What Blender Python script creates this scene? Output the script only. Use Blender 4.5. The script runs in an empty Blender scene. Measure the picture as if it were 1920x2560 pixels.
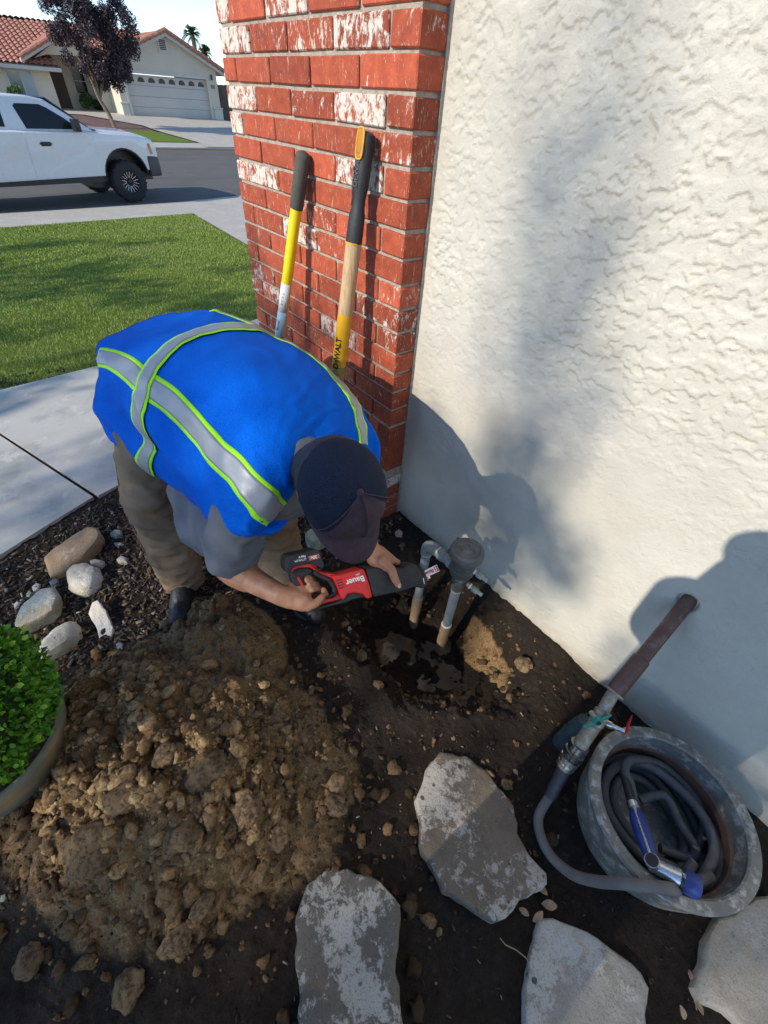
import bpy, bmesh, math, random
import numpy as np
from mathutils import Vector, Matrix, noise as mn
random.seed(7)
scene=bpy.context.scene
COL=scene.collection
# ------------------------------------------------------------------ camera
F_PX=1085.6; CX,CY=960,1280
def _R(a,b,c):
    ca,sa=math.cos(a),math.sin(a);cb,sb=math.cos(b),math.sin(b);cc,sc=math.cos(c),math.sin(c)
    Rz=np.array([[ca,-sa,0],[sa,ca,0],[0,0,1]]);Rx=np.array([[1,0,0],[0,cb,-sb],[0,sb,cb]]);Ry=np.array([[cc,-sc,0],[sc,cc,0],[0,0,1]])
    return Rz@Rx@Ry
RC=_R(.8372,.8183,.0788)
CAM=np.array([1.1713,-1.0499,1.5249])
cd=bpy.data.cameras.new('camera'); cam=bpy.data.objects.new('camera',cd); COL.objects.link(cam)
cd.sensor_fit='VERTICAL'; cd.sensor_height=24; cd.lens=F_PX/2560*24
cd.clip_start=.02; cd.clip_end=1500
M=Matrix([[*RC[i],CAM[i]] for i in range(3)]+[[0,0,0,1]])
cam.matrix_world=M; scene.camera=cam
# ------------------------------------------------------------------ light
SUNV=Vector((.03,1,-.575)).normalized()          # direction the sunlight travels
world=bpy.data.worlds.new('World'); scene.world=world; world.use_nodes=True
wn=world.node_tree; bg=wn.nodes['Background']
sky=wn.nodes.new('ShaderNodeTexSky'); sky.sky_type='NISHITA'; sky.sun_disc=False
sky.sun_elevation=math.asin(-SUNV.z)
sky.sun_rotation=math.atan2(-SUNV.x,-SUNV.y)
sky.air_density=.70; sky.dust_density=0; sky.ozone_density=1.3
wn.links.new(sky.outputs[0],bg.inputs[0]); bg.inputs[1].default_value=.15
sl=bpy.data.lights.new('sun','SUN'); sl.energy=2.75; sl.angle=math.radians(.53); sl.color=(1,.91,.77)
so=bpy.data.objects.new('sun',sl); COL.objects.link(so)
so.rotation_euler=SUNV.to_track_quat('-Z','Y').to_euler(); so.location=(0,-20,20)
scene.view_settings.view_transform='Standard'; scene.view_settings.look='None'
scene.view_settings.exposure=.85; scene.view_settings.gamma=1; scene.view_settings.use_curve_mapping=False
# ------------------------------------------------------------------ helpers
def ray(u,v): return RC@np.array([(u-CX)/F_PX,-(v-CY)/F_PX,-1.])
def onz(u,v,z=0.):
    d=ray(u,v); return Vector(CAM+d*(z-CAM[2])/d[2])
def onx(u,v,x):
    d=ray(u,v); return Vector(CAM+d*(x-CAM[0])/d[0])
def ony(u,v,y):
    d=ray(u,v); return Vector(CAM+d*(y-CAM[1])/d[1])
def at(u,v,dep): return Vector(CAM+ray(u,v)*dep)
def tagp(o,label=None,cat=None,group=None,kind=None):
    if label: o['label']=label
    if cat: o['category']=cat
    if group: o['group']=group
    if kind: o['kind']=kind
    return o
def empty(name,loc,label=None,cat=None,group=None):
    o=bpy.data.objects.new(name,None); o.empty_display_size=.05; o.location=loc; COL.objects.link(o)
    return tagp(o,label,cat,group)
def link(name,me,mat=None,parent=None,smooth=False):
    """world-coordinate mesh; kept in world coordinates below its thing"""
    o=bpy.data.objects.new(name,me); COL.objects.link(o)
    if mat:
        if isinstance(mat,(list,tuple)):
            for m in mat: me.materials.append(m)
        elif len(me.materials)==0: me.materials.append(mat)
    if smooth: me.polygons.foreach_set('use_smooth',[True]*len(me.polygons))
    if parent is not None:
        o.parent=parent; o.matrix_parent_inverse=Matrix.Translation(-Vector(parent.location)) if parent.type=='EMPTY' else Matrix.Identity(4)
    return o
def mesh(verts,faces,name='m'):
    me=bpy.data.meshes.new(name); me.from_pydata([tuple(map(float,v)) for v in verts],[],[tuple(f) for f in faces]); me.update(); return me
class MB:
    def __init__(s): s.v=[]; s.f=[]
    def add(s,v,f):
        n=len(s.v); s.v+= [tuple(map(float,p)) for p in v]; s.f+=[tuple(i+n for i in q) for q in f]; return s
    def box(s,a,b,M=None):
        x0,y0,z0=a; x1,y1,z1=b
        v=[(x0,y0,z0),(x1,y0,z0),(x1,y1,z0),(x0,y1,z0),(x0,y0,z1),(x1,y0,z1),(x1,y1,z1),(x0,y1,z1)]
        if M is not None: v=[tuple(M@Vector(p)) for p in v]
        return s.add(v,[(0,3,2,1),(4,5,6,7),(0,1,5,4),(1,2,6,5),(2,3,7,6),(3,0,4,7)])
    def tube(s,pts,rad,n=12,caps=True,squash=None):
        pts=[Vector(p) for p in pts]; m=len(pts)
        if not hasattr(rad,'__len__'): rad=[rad]*m
        T=[]
        for i in range(m):
            t=(pts[min(i+1,m-1)]-pts[max(i-1,0)]); T.append(t.normalized() if t.length>1e-9 else Vector((0,0,1)))
        up=Vector((0,0,1)) if abs(T[0].z)<.9 else Vector((1,0,0))
        N=(up-T[0]*up.dot(T[0])).normalized(); V=[];Fc=[]
        for i in range(m):
            N=(N-T[i]*N.dot(T[i])); N=N.normalized(); B=T[i].cross(N)
            for k in range(n):
                a=2*math.pi*k/n; V.append(pts[i]+(N*math.cos(a)+B*math.sin(a)*(squash or 1))*rad[i])
        for i in range(m-1):
            for k in range(n):
                a=i*n+k;b=i*n+(k+1)%n; Fc.append((a,b,b+n,a+n))
        if caps:
            Fc.append(tuple(range(n-1,-1,-1))); Fc.append(tuple(range((m-1)*n,m*n)))
        return s.add(V,Fc)
    def ball(s,c,r,seg=12,rings=8,R=None):
        c=Vector(c); r=(r,r,r) if not hasattr(r,'__len__') else r
        V=[];Fc=[]
        def P(x,y,z):
            p=Vector((x*r[0],y*r[1],z*r[2])); 
            if R is not None: p=R@p
            return c+p
        V.append(P(0,0,1))
        for i in range(1,rings):
            th=math.pi*i/rings
            for k in range(seg):
                a=2*math.pi*k/seg; V.append(P(math.sin(th)*math.cos(a),math.sin(th)*math.sin(a),math.cos(th)))
        V.append(P(0,0,-1)); e=len(V)-1
        for k in range(seg): Fc.append((0,1+k,1+(k+1)%seg))
        for i in range(rings-2):
            for k in range(seg):
                a=1+i*seg+k;b=1+i*seg+(k+1)%seg; Fc.append((a,a+seg,b+seg,b))
        for k in range(seg): Fc.append((e,e-seg+(k+1)%seg,e-seg+k))
        return s.add(V,Fc)
    def caps(s,p0,r0,p1,r1,n=14):
        """tapered capsule"""
        p0=Vector(p0);p1=Vector(p1);d=(p1-p0); L=max(d.length,1e-6); d=d/L
        pts=[];rr=[]
        for a in (80,60,40,20): a=math.radians(a); pts.append(p0-d*r0*math.sin(a)); rr.append(r0*math.cos(a))
        pts.append(p0);rr.append(r0);pts.append(p1);rr.append(r1)
        for a in (20,40,60,80): a=math.radians(a); pts.append(p1+d*r1*math.sin(a)); rr.append(r1*math.cos(a))
        return s.tube(pts,rr,n)
    def chain(s,pts,rad,n=14):
        for i in range(len(pts)-1): s.caps(pts[i],rad[i],pts[i+1],rad[i+1],n)
        return s
    def lathe(s,prof,c=(0,0,0),axis=(0,0,1),n=32,closed=False,cap=(1,1)):
        c=Vector(c);ax=Vector(axis).normalized(); up=Vector((1,0,0)) if abs(ax.x)<.9 else Vector((0,1,0))
        N=(up-ax*up.dot(ax)).normalized();B=ax.cross(N);V=[];Fc=[];m=len(prof)
        for r,h in prof:
            for k in range(n):
                a=2*math.pi*k/n;V.append(c+ax*h+(N*math.cos(a)+B*math.sin(a))*r)
        for i in range(m if closed else m-1):
            j=(i+1)%m
            for k in range(n): Fc.append((i*n+k,i*n+(k+1)%n,j*n+(k+1)%n,j*n+k))
        if not closed and cap[0]: Fc.append(tuple(range(n-1,-1,-1)))
        if not closed and cap[1]: Fc.append(tuple(range((m-1)*n,m*n)))
        return s.add(V,Fc)
    def prism(s,poly,ex,ey,ez,org,z0,z1):
        """poly (2D) in frame ex,ey at org; extruded along ez from z0 to z1"""
        ex=Vector(ex);ey=Vector(ey);ez=Vector(ez);org=Vector(org);n=len(poly)
        V=[org+ex*x+ey*y+ez*z0 for x,y in poly]+[org+ex*x+ey*y+ez*z1 for x,y in poly]
        Fc=[tuple(range(n-1,-1,-1)),tuple(range(n,2*n))]+[(i,(i+1)%n,(i+1)%n+n,i+n) for i in range(n)]
        return s.add(V,Fc)
    def build(s,name,mat=None,parent=None,smooth=False,bevel=0,seg=2,angle=35):
        me=mesh(s.v,s.f,name)
        bm=bmesh.new();bm.from_mesh(me); bmesh.ops.recalc_face_normals(bm,faces=bm.faces)
        if bevel:
            ed=[e for e in bm.edges if len(e.link_faces)==2 and e.calc_face_angle(0)>math.radians(angle)]
            if ed: bmesh.ops.bevel(bm,geom=ed,offset=bevel,segments=seg,affect='EDGES',profile=.5,clamp_overlap=True)
        bm.to_mesh(me);bm.free()
        o=link(name,me,mat,parent)
        if smooth: shade(o)
        return o
def shade(o,ang=40):
    me=o.data
    bm=bmesh.new();bm.from_mesh(me)
    for f in bm.faces: f.smooth=True
    for e in bm.edges:
        e.smooth = not (len(e.link_faces)==2 and e.calc_face_angle(0)>math.radians(ang))
    bm.to_mesh(me);bm.free(); return o
def bake(o):
    dg=bpy.context.evaluated_depsgraph_get(); dg.update()
    me=bpy.data.meshes.new_from_object(o.evaluated_get(dg)); old=o.data
    o.modifiers.clear(); o.data=me; return o
def remesh(mb,name,mat,parent,vox,smooth=6,disp=None,smf=.5):
    me=mesh(mb.v,mb.f,name); o=link(name,me,mat,parent)
    m=o.modifiers.new('r','REMESH'); m.mode='VOXEL'; m.voxel_size=vox; m.use_smooth_shade=True
    m=o.modifiers.new('s','SMOOTH'); m.factor=smf; m.iterations=smooth
    bake(o)
    if disp:
        me=o.data; n=len(me.vertices); co=np.empty(n*3); me.vertices.foreach_get('co',co); co=co.reshape(-1,3)
        nr=np.empty(n*3); me.vertices.foreach_get('normal',nr); nr=nr.reshape(-1,3)
        d=np.array([disp(Vector(c)) for c in co]); co+=nr*d[:,None]
        me.vertices.foreach_set('co',co.ravel()); me.update()
    o.data.polygons.foreach_set('use_smooth',[True]*len(o.data.polygons))
    return o
# numpy value noise
def _hash(ix,iy,s):
    n=(ix*374761393+iy*668265263+s*1274126177)&0xffffffff
    n=((n^(n>>13))*1274126177)&0xffffffff
    return ((n^(n>>16))&0xffff)/65535.
def vn(x,y,s=0):
    ix=np.floor(x).astype(np.int64);iy=np.floor(y).astype(np.int64);fx=x-ix;fy=y-iy
    fx=fx*fx*fx*(fx*(fx*6-15)+10);fy=fy*fy*fy*(fy*(fy*6-15)+10)
    a=_hash(ix,iy,s);b=_hash(ix+1,iy,s);c=_hash(ix,iy+1,s);d=_hash(ix+1,iy+1,s)
    return (a*(1-fx)+b*fx)*(1-fy)+(c*(1-fx)+d*fx)*fy
def fbm(x,y,s=0,o=4,g=.5):
    r=0;a=1;t=0
    for i in range(o):
        r=r+a*(vn(x,y,s+i*17)*2-1);t+=a;a*=g;x=x*2.03+3.1;y=y*2.03+7.7
    return r/t
def worley(x,y,s=0):
    ix=np.floor(x).astype(np.int64);iy=np.floor(y).astype(np.int64);d1=np.full(x.shape,9.);d2=np.full(x.shape,9.);h=np.zeros(x.shape)
    for dx in(-1,0,1):
        for dy in(-1,0,1):
            jx=ix+dx;jy=iy+dy; px=jx+_hash(jx,jy,s);py=jy+_hash(jx,jy,s+5)
            d=np.hypot(px-x,py-y); m=d<d1; d2=np.where(m,d1,np.minimum(d2,d)); h=np.where(m,_hash(jx,jy,s+9),h); d1=np.where(m,d,d1)
    return d1,d2,h
def ss(a,b,x): 
    t=np.clip((x-a)/(b-a),0,1); return t*t*(3-2*t)
# ------------------------------------------------------------------ materials
class NT:
    def __init__(s,name):
        s.m=bpy.data.materials.new(name); s.m.use_nodes=True; s.t=s.m.node_tree; s.b=s.t.nodes['Principled BSDF']
    def n(s,ty,**kw):
        nd=s.t.nodes.new('ShaderNode'+ty)
        for k,v in kw.items():
            if k.startswith('i_'):
                key=k[2:]; key=int(key) if key.isdigit() else key.replace('_',' ')
                nd.inputs[key].default_value=v
            else: setattr(nd,k,v)
        return nd
    def l(s,a,b): s.t.links.new(a,b)
    def co(s,kind='Object',scale=(1,1,1)):
        if kind=='World': src=s.n('NewGeometry').outputs['Position']
        else: src=s.n('TexCoord').outputs[kind]
        mp=s.n('Mapping'); mp.inputs['Scale'].default_value=scale; s.l(src,mp.inputs[0]); return mp.outputs[0]
    def noise(s,vec,sc,det=4,rough=.55,dist=0):
        nd=s.n('TexNoise',i_Scale=sc,i_Detail=det,i_Roughness=rough,i_Distortion=dist); s.l(vec,nd.inputs['Vector']); return nd.outputs['Fac']
    def ramp(s,fac,stops,interp='LINEAR'):
        r=s.n('ValToRGB'); r.color_ramp.interpolation=interp; e=r.color_ramp.elements
        while len(e)<len(stops): e.new(.5)
        for i,(p,c) in enumerate(stops): e[i].position=p; e[i].color=(*c,1) if hasattr(c,'__len__') else (c,c,c,1)
        s.l(fac,r.inputs[0]); return r.outputs[0]
    def mix(s,f,a,b,mode='MIX'):
        m=s.n('Mix',data_type='RGBA',blend_type=mode)
        for i,x in ((0,f),(6,a),(7,b)):
            if isinstance(x,(int,float)): m.inputs[i].default_value=x if i==0 else (x,x,x,1)
            elif isinstance(x,(tuple,list)): m.inputs[i].default_value=(*x,1)
            else: s.l(x,m.inputs[i])
        return m.outputs[2]
    def math(s,op,a,b=0.,c=None,clamp=False):
        m=s.n('Math',operation=op); m.use_clamp=clamp
        for i,x in enumerate((a,b)+((c,) if c is not None else ())):
            if isinstance(x,(int,float)): m.inputs[i].default_value=x
            else: s.l(x,m.inputs[i])
        return m.outputs[0]
    def bump(s,h,dist=.002,st=1.,nrm=None):
        b=s.n('Bump',i_Distance=dist,i_Strength=st); s.l(h,b.inputs['Height'])
        if nrm is not None: s.l(nrm,b.inputs['Normal'])
        s.l(b.outputs[0],s.b.inputs['Normal']); return b.outputs[0]
    def col(s,c): 
        if isinstance(c,tuple): s.b.inputs['Base Color'].default_value=(*c,1)
        else: s.l(c,s.b.inputs['Base Color'])
        return s
    def rough(s,r,metal=None,spec=None):
        if isinstance(r,(int,float)): s.b.inputs['Roughness'].default_value=r
        else: s.l(r,s.b.inputs['Roughness'])
        if metal is not None: s.b.inputs['Metallic'].default_value=metal
        if spec is not None: s.b.inputs['Specular IOR Level'].default_value=spec
        return s
def simple(name,c,r=.6,metal=0,var=.12,sc=30,bump=0,bsc=200,coat=0,spec=None,kind='Object'):
    t=NT(name); v=t.co(kind); n=t.noise(v,sc,5)
    lo=tuple(x*(1-var) for x in c); hi=tuple(min(1,x*(1+var)) for x in c)
    t.col(t.ramp(n,[(.3,lo),(.7,hi)])).rough(t.ramp(t.noise(v,sc*2.3,3),[(.3,max(0,r-.07)),(.7,min(1,r+.07))]),metal,spec)
    if bump: t.bump(t.noise(v,bsc,4),bump)
    if coat: t.b.inputs['Coat Weight'].default_value=coat; t.b.inputs['Coat Roughness'].default_value=.08
    return t.m
# ================================================================== SETTING, NEAR
def prof(x):
    xs=[-80,-60,-37.3,-32,-27.5,-25.3,-25.25,-13.0,-12.0,-10.4,-2.6,5]
    zs=[.5,.35,.08,-.28,-.48,-.5,-.62,-.66,-.56,-.5,0,0]
    return float(np.interp(x,xs,zs))
# --- materials
def m_stucco():
    t=NT('stucco_paint'); v=t.co('World'); 
    c=t.ramp(t.noise(v,3,5),[(.3,(.50,.475,.41)),(.7,(.60,.575,.505))])
    c=t.mix(t.ramp(t.noise(v,14,5,.7),[(.45,0.),(.75,.35)]),c,(.46,.42,.35))
    z=t.n('SeparateXYZ'); t.l(v,z.inputs[0])
    low=t.math('MULTIPLY',t.ramp(z.outputs[2],[(.0,1.),(.09,0.)]),t.ramp(t.noise(v,22,4),[(.35,.15),(.7,.8)]))
    c=t.mix(low,c,(.30,.24,.13)); t.col(c).rough(.86,spec=.25)
    t.bump(t.math('ADD',t.noise(v,260,4,.7),t.math('MULTIPLY',t.noise(v,70,3),1.2)),.0022,.9); return t.m
MST=m_stucco()
def m_brick():
    t=NT('painted_brick'); v=t.co('World'); oi=t.n('ObjectInfo')
    s=t.n('SeparateColor'); t.l(oi.outputs['Color'],s.inputs[0]); wht=s.outputs[0]
    n=t.noise(v,26,6,.62); base=t.ramp(n,[(.25,(.25,.048,.024)),(.55,(.40,.080,.036)),(.8,(.50,.12,.058))])
    hv=t.n('HueSaturation'); t.l(base,hv.inputs['Color']); t.l(t.math('ADD',t.math('MULTIPLY',oi.outputs['Random'],.55),.68),hv.inputs['Value'])
    # streaky whitewash: warped noise stretched up-down, amount per brick
    vs=t.co('World',(1,1,.42)); a=t.noise(vs,62,7,.72,.9); b=t.noise(v,17,5,.65,1.2)
    m=t.math('ADD',t.math('MULTIPLY',a,.55),t.math('MULTIPLY',b,.45))
    th=t.math('SUBTRACT',.66,t.math('MULTIPLY',wht,.22))
    mask=t.math('MULTIPLY',t.math('SUBTRACT',m,th),17,clamp=True); mask=t.math('MINIMUM',t.math('MAXIMUM',mask,0),.93)
    wc=t.ramp(t.noise(v,90,4),[(.3,(.50,.44,.36)),(.6,(.70,.66,.58))])
    fl=t.math('MAXIMUM',t.ramp(t.noise(vs,150,5,.8),[(.61,0.),(.66,.7)]),t.ramp(t.noise(t.co('World',(1,1,.22)),48,6,.8,1.5),[(.60,0.),(.64,.8)]))       # little flecks everywhere
    c=t.mix(fl,hv.outputs[0],(.62,.46,.34)); c=t.mix(mask,c,wc)
    t.col(c).rough(t.ramp(n,[(0,.62),(1,.85)]),spec=.3)
    t.bump(t.math('ADD',t.math('MULTIPLY',mask,.35),t.noise(v,150,5,.7)),.0018,.8); return t.m
MBR=m_brick()
MMO=simple('mortar',(.36,.31,.25),.95,0,.25,60,.004,170)
def m_concrete(name,c,stain=(.30,.31,.28),bs=90):
    t=NT(name); v=t.co('World'); n=t.noise(v,2.2,6,.6)
    a=t.ramp(n,[(.3,tuple(x*.8 for x in c)),(.65,c)])
    a=t.mix(t.ramp(t.noise(v,1.1,5,.6,.8),[(.48,0.),(.54,.85)]),a,stain)
    a=t.mix(t.ramp(t.noise(v,7,6,.7),[(.56,0.),(.62,.5)]),a,tuple(min(1,x*1.25) for x in c))
    a=t.mix(t.ramp(t.noise(v,bs*2,3,.8),[(.3,.35),(.5,0.)]),a,tuple(x*.5 for x in c))
    t.col(a).rough(.85); t.bump(t.noise(v,bs,6,.75),.003,.5); return t.m
MCO=m_concrete('path_concrete',(.50,.49,.44),(.32,.335,.31))
MCW=m_concrete('street_concrete',(.50,.46,.40),(.43,.40,.35),30)
def m_asphalt():
    t=NT('asphalt'); v=t.co('World'); n=t.noise(v,1.3,5,.6)
    w=t.co('World',(1.6,.12,1)); c=t.ramp(t.math('ADD',t.math('MULTIPLY',n,.5),t.math('MULTIPLY',t.noise(w,1.2,4),.5)),[(.35,(.105,.10,.092)),(.65,(.155,.145,.13))])
    c=t.mix(t.ramp(t.noise(v,120,3,.8),[(.45,.4),(.6,0.)]),c,(.04,.04,.04)); t.col(c).rough(.9); t.bump(t.noise(v,80,4,.8),.01,.5); return t.m
MAS=m_asphalt()
def m_grassbase(name,a,b):
    t=NT(name); v=t.co('World'); n=t.noise(v,1.5,6,.65)
    c=t.ramp(n,[(.3,a),(.7,b)]); c=t.mix(t.ramp(t.noise(v,60,4,.8),[(.4,.55),(.6,0.)]),c,tuple(x*.35 for x in a))
    t.col(c).rough(.9,spec=.1); t.bump(t.noise(v,70,4,.8),.02,.8); return t.m
MGB=m_grassbase('lawn_soil_green',(.13,.20,.035),(.20,.27,.055))
# --- helper: flat piece following the ground profile, with thickness
def sheet(name,poly,mat,off=0.,parent=None,kind='structure',nsub=14,thick=0.,z=None,zf=None):
    bm=bmesh.new(); vs=[bm.verts.new((p[0],p[1],0)) for p in poly]; f=bm.faces.new(vs)
    xs=[p[0] for p in poly]; lo,hi=min(xs),max(xs)
    cuts=[x for x in (-60,-37.3,-32,-27.5,-25.3,-25.25,-13,-12,-10.4,-2.6) if lo<x<hi]
    for x in cuts: bmesh.ops.bisect_plane(bm,geom=bm.verts[:]+bm.edges[:]+bm.faces[:],plane_co=(x,0,0),plane_no=(1,0,0))
    F=zf or (prof if z is None else (lambda x:z))
    for v in bm.verts: v.co.z=F(v.co.x)+off
    bmesh.ops.recalc_face_normals(bm,faces=bm.faces)
    if bm.faces and sum(f.normal.z for f in bm.faces)<0: bmesh.ops.reverse_faces(bm,faces=bm.faces)
    if thick:
        r=bmesh.ops.extrude_face_region(bm,geom=bm.faces[:]); 
        top=[e for e in r['geom'] if isinstance(e,bmesh.types.BMVert)]
        for v in top: v.co.z-=thick
        bmesh.ops.recalc_face_normals(bm,faces=bm.faces)
    me=bpy.data.meshes.new(name); bm.to_mesh(me); bm.free(); o=link(name,me,mat,parent)
    if kind: o['kind']=kind
    return o
# --- wide ground
gx=[-500,-80,-60,-37.3,-32,-27.5,-25.3,-25.0,-13,-12,-10.4,-2.75,-2.6]; V=[];Fc=[]
for i,x in enumerate(gx):
    for y in (-400,-4.2,9.5,400): V.append((x,y,prof(x)-.06))
for i in range(len(gx)-1):
    for j in range(3): a=i*4+j; Fc.append((a,a+4,a+5,a+1))
n0=len(V); V+=[(-2.6,-400,-.06),(-2.6,-3.0,-.06),(400,-400,-.06),(400,-3.0,-.06),(2.9,-3.0,-.06),(2.9,.1,-.06),(400,.1,-.06),(400,400,-.06),(-2.6,400,-.06),(-2.6,.1,-.06),(-1.3,.1,-.06)]
Fc+=[(n0,n0+2,n0+3,n0+4,n0+1),(n0+4,n0+3,n0+6,n0+5),(n0+10,n0+5,n0+6,n0+7,n0+8,n0+9)]
MDIRT=simple('dry_ground',(.16,.12,.08),.95,0,.3,2,.01,60,kind='Generated')
g=link('ground',mesh(V,Fc),MDIRT); g['kind']='structure'
# --- garden bed: height field with mound and hole
XR=np.concatenate([np.linspace(-2.62,-1.25,40)[:-1],np.linspace(-1.25,2.05,550),np.linspace(2.05,2.95,22)[1:]])
YR=np.concatenate([np.linspace(-3.1,-1.78,30)[:-1],np.linspace(-1.78,.112,316)])
gxx,gyy=np.meshgrid(XR,YR)
def masks(x,y):
    wx=x+.05*fbm(x*5,y*5,3); wy=y+.05*fbm(x*5,y*5,9)
    # mound
    a=math.radians(35); dx=wx-.47; dy=wy+1.19; u=dx*math.cos(a)+dy*math.sin(a); w=-dx*math.sin(a)+dy*math.cos(a)
    r=np.sqrt((u/.66)**2+(w/.50)**2); mound=1-ss(.12,1.05,r)
    m2=1-ss(.1,1.,np.hypot((wx-.24)/.36,(wy+.93)/.26)); mound=np.maximum(mound,m2*.86)
    wx=wx+.05*fbm(x*9,y*9,33)+.02*fbm(x*26,y*26,35); wy=wy+.05*fbm(x*9,y*9,39)+.02*fbm(x*26,y*26,37)
    # hole
    a=math.radians(18); dx=wx-.58; dy=wy+.23; u=dx*math.cos(a)+dy*math.sin(a); w=-dx*math.sin(a)+dy*math.cos(a)
    r2=np.sqrt((u/.43)**2+(w/.29)**2); hole=1-ss(.42,1.15,r2)
    return mound,hole,r,r2
def height(x,y):
    mound,hole,r,r2=masks(x,y)
    z=.012*fbm(x*3,y*3,1)+.006*fbm(x*14,y*14,2)
    d1,d2,h=worley(x*16,y*16,4); c1=ss(0,.5,.62-d1)*(h*.9+.3)
    e1,e2,h2=worley(x*42+fbm(x*9,y*9,7),y*42,6); c2=ss(0,.5,.6-e1)*(h2+.2)
    rough=np.clip(mound*1.6+hole*.5+.15,0,1)
    rid=1-np.abs(fbm(x*5.5+.3*fbm(x*9,y*9,81),y*5.5,82,4,.55))*2.2; rid2=1-np.abs(fbm(x*15,y*15,84,4,.6))*2.4
    z=z+mound*(.195+.04*fbm(x*3.2,y*3.2,11)+.055*(rid-.5)+.022*(rid2-.5))+rough*(.024*c1+.011*c2+.018*fbm(x*11,y*11,12,5,.6))+.0035*c2
    sm=ss(.15,.8,1-np.hypot((x-.30)/.34,(y+.93)/.24)); z=z-sm*mound*(.024*c1+.011*c2)*.85+sm*.012*fbm(x*18,y*7,91,4,.6)
    rim=np.exp(-((r2-1.15)/.18)**2)*.02
    z=z+rim-hole*(.29+.02*fbm(x*8,y*8,15))
    z=z+hole*.030*fbm(x*7,y*7,45)+hole*.012*fbm(x*30,y*30,46)
    return z
gz=height(gxx,gyy)
mound,hole,r1,r2=masks(gxx,gyy)
d1,d2,hh=worley(gxx*16,gyy*16,4)
clay=np.clip(ss(.05,.34,mound)*(0.68+.6*fbm(gxx*6,gyy*6,21)+.35*(hh-.4)),0,1)
bank=ss(.25,.45,hole)*(1-ss(.85,.97,hole))*ss(.62,.76,gxx+.25*fbm(gxx*7,gyy*7,31))
clay=np.clip(np.maximum(clay,bank*(.9+.5*fbm(gxx*15,gyy*15,41)))+.14*ss(.3,.6,fbm(gxx*9,gyy*9,51))*ss(.2,.5,gxx),0,1)
wet=np.clip(ss(.4,.9,hole)+.6*ss(.1,.35,fbm(gxx*3,gyy*3,61))*ss(-.2,.3,gxx),0,1)
ny,nx=gxx.shape
vv=np.stack([gxx,gyy,gz],2).reshape(-1,3)
idx=np.arange(nx*ny).reshape(ny,nx); q=np.stack([idx[:-1,:-1],idx[:-1,1:],idx[1:,1:],idx[1:,:-1]],2).reshape(-1,4)
def npmesh(name,v,q,attr=None):
    me=bpy.data.meshes.new(name); k=q.shape[1]; me.vertices.add(len(v)); me.vertices.foreach_set('co',np.ascontiguousarray(v,dtype=np.float32).ravel())
    me.loops.add(q.size); me.loops.foreach_set('vertex_index',q.ravel().astype(np.int32)); me.polygons.add(len(q))
    me.polygons.foreach_set('loop_start',np.arange(len(q),dtype=np.int32)*k); me.polygons.foreach_set('loop_total',np.full(len(q),k,dtype=np.int32))
    me.update(calc_edges=True)
    if attr is not None:
        ca=me.color_attributes.new('kind_of_soil','FLOAT_COLOR','POINT'); ca.data.foreach_set('color',np.ascontiguousarray(attr,dtype=np.float32).ravel())
    me.validate(); return me
at4=np.stack([clay,wet,hh,np.ones_like(clay)],2).reshape(-1,4)
def m_soil():
    t=NT('garden_soil'); v=t.co('World'); a=t.n('VertexColor',layer_name='kind_of_soil'); s=t.n('SeparateColor'); t.l(a.outputs[0],s.inputs[0])
    n=t.noise(v,38,7,.72); f=t.noise(v,160,5,.8)
    dark=t.ramp(n,[(.3,(.020,.013,.008)),(.6,(.052,.034,.021)),(.8,(.11,.075,.046))])
    cl=t.ramp(n,[(.25,(.21,.12,.052)),(.5,(.44,.275,.125)),(.75,(.58,.39,.195))])
    m=t.math('ADD',s.outputs[0],t.math('MULTIPLY',t.math('SUBTRACT',t.noise(v,24,6,.7),.5),.9)); m=t.ramp(m,[(.22,0.),(.52,1.)])
    c=t.mix(m,dark,cl); c=t.mix(t.ramp(f,[(.35,.7),(.55,0.)]),c,(.012,.009,.007)); t.col(c)
    sp=t.ramp(t.noise(v,420,2,.9),[(.73,0.),(.76,1.)]); 
    t.rough(t.math('SUBTRACT',.95,t.math('MULTIPLY',s.outputs[1],.55)),spec=.35)
    t.bump(t.math('ADD',t.math('MULTIPLY',n,1.8),f),.014,1.); return t.m
MSOIL=m_soil()
bed=link('garden_bed',npmesh('garden_bed',vv,q,at4),MSOIL); bed['kind']='structure'
bed.data.polygons.foreach_set('use_smooth',[True]*len(bed.data.polygons))
def gh(x,y): return float(height(np.array([[x]]),np.array([[y]]))[0,0])
# --- muddy water in the hole
t=NT('muddy_water'); v=t.co('World'); t.col(t.ramp(t.noise(v,9,5,.6),[(.35,(.075,.048,.026)),(.65,(.125,.085,.048))])).rough(.06,spec=.5); t.bump(t.noise(v,30,2),.002,.25)
wp=[(.55+.33*math.cos(a)*(1+.08*math.sin(3*a)),-.22+.20*math.sin(a)*(1+.1*math.cos(2*a))) for a in [i*2*math.pi/40 for i in range(40)]]
o=sheet('muddy_water',wp,t.m,z=-.288)
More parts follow.
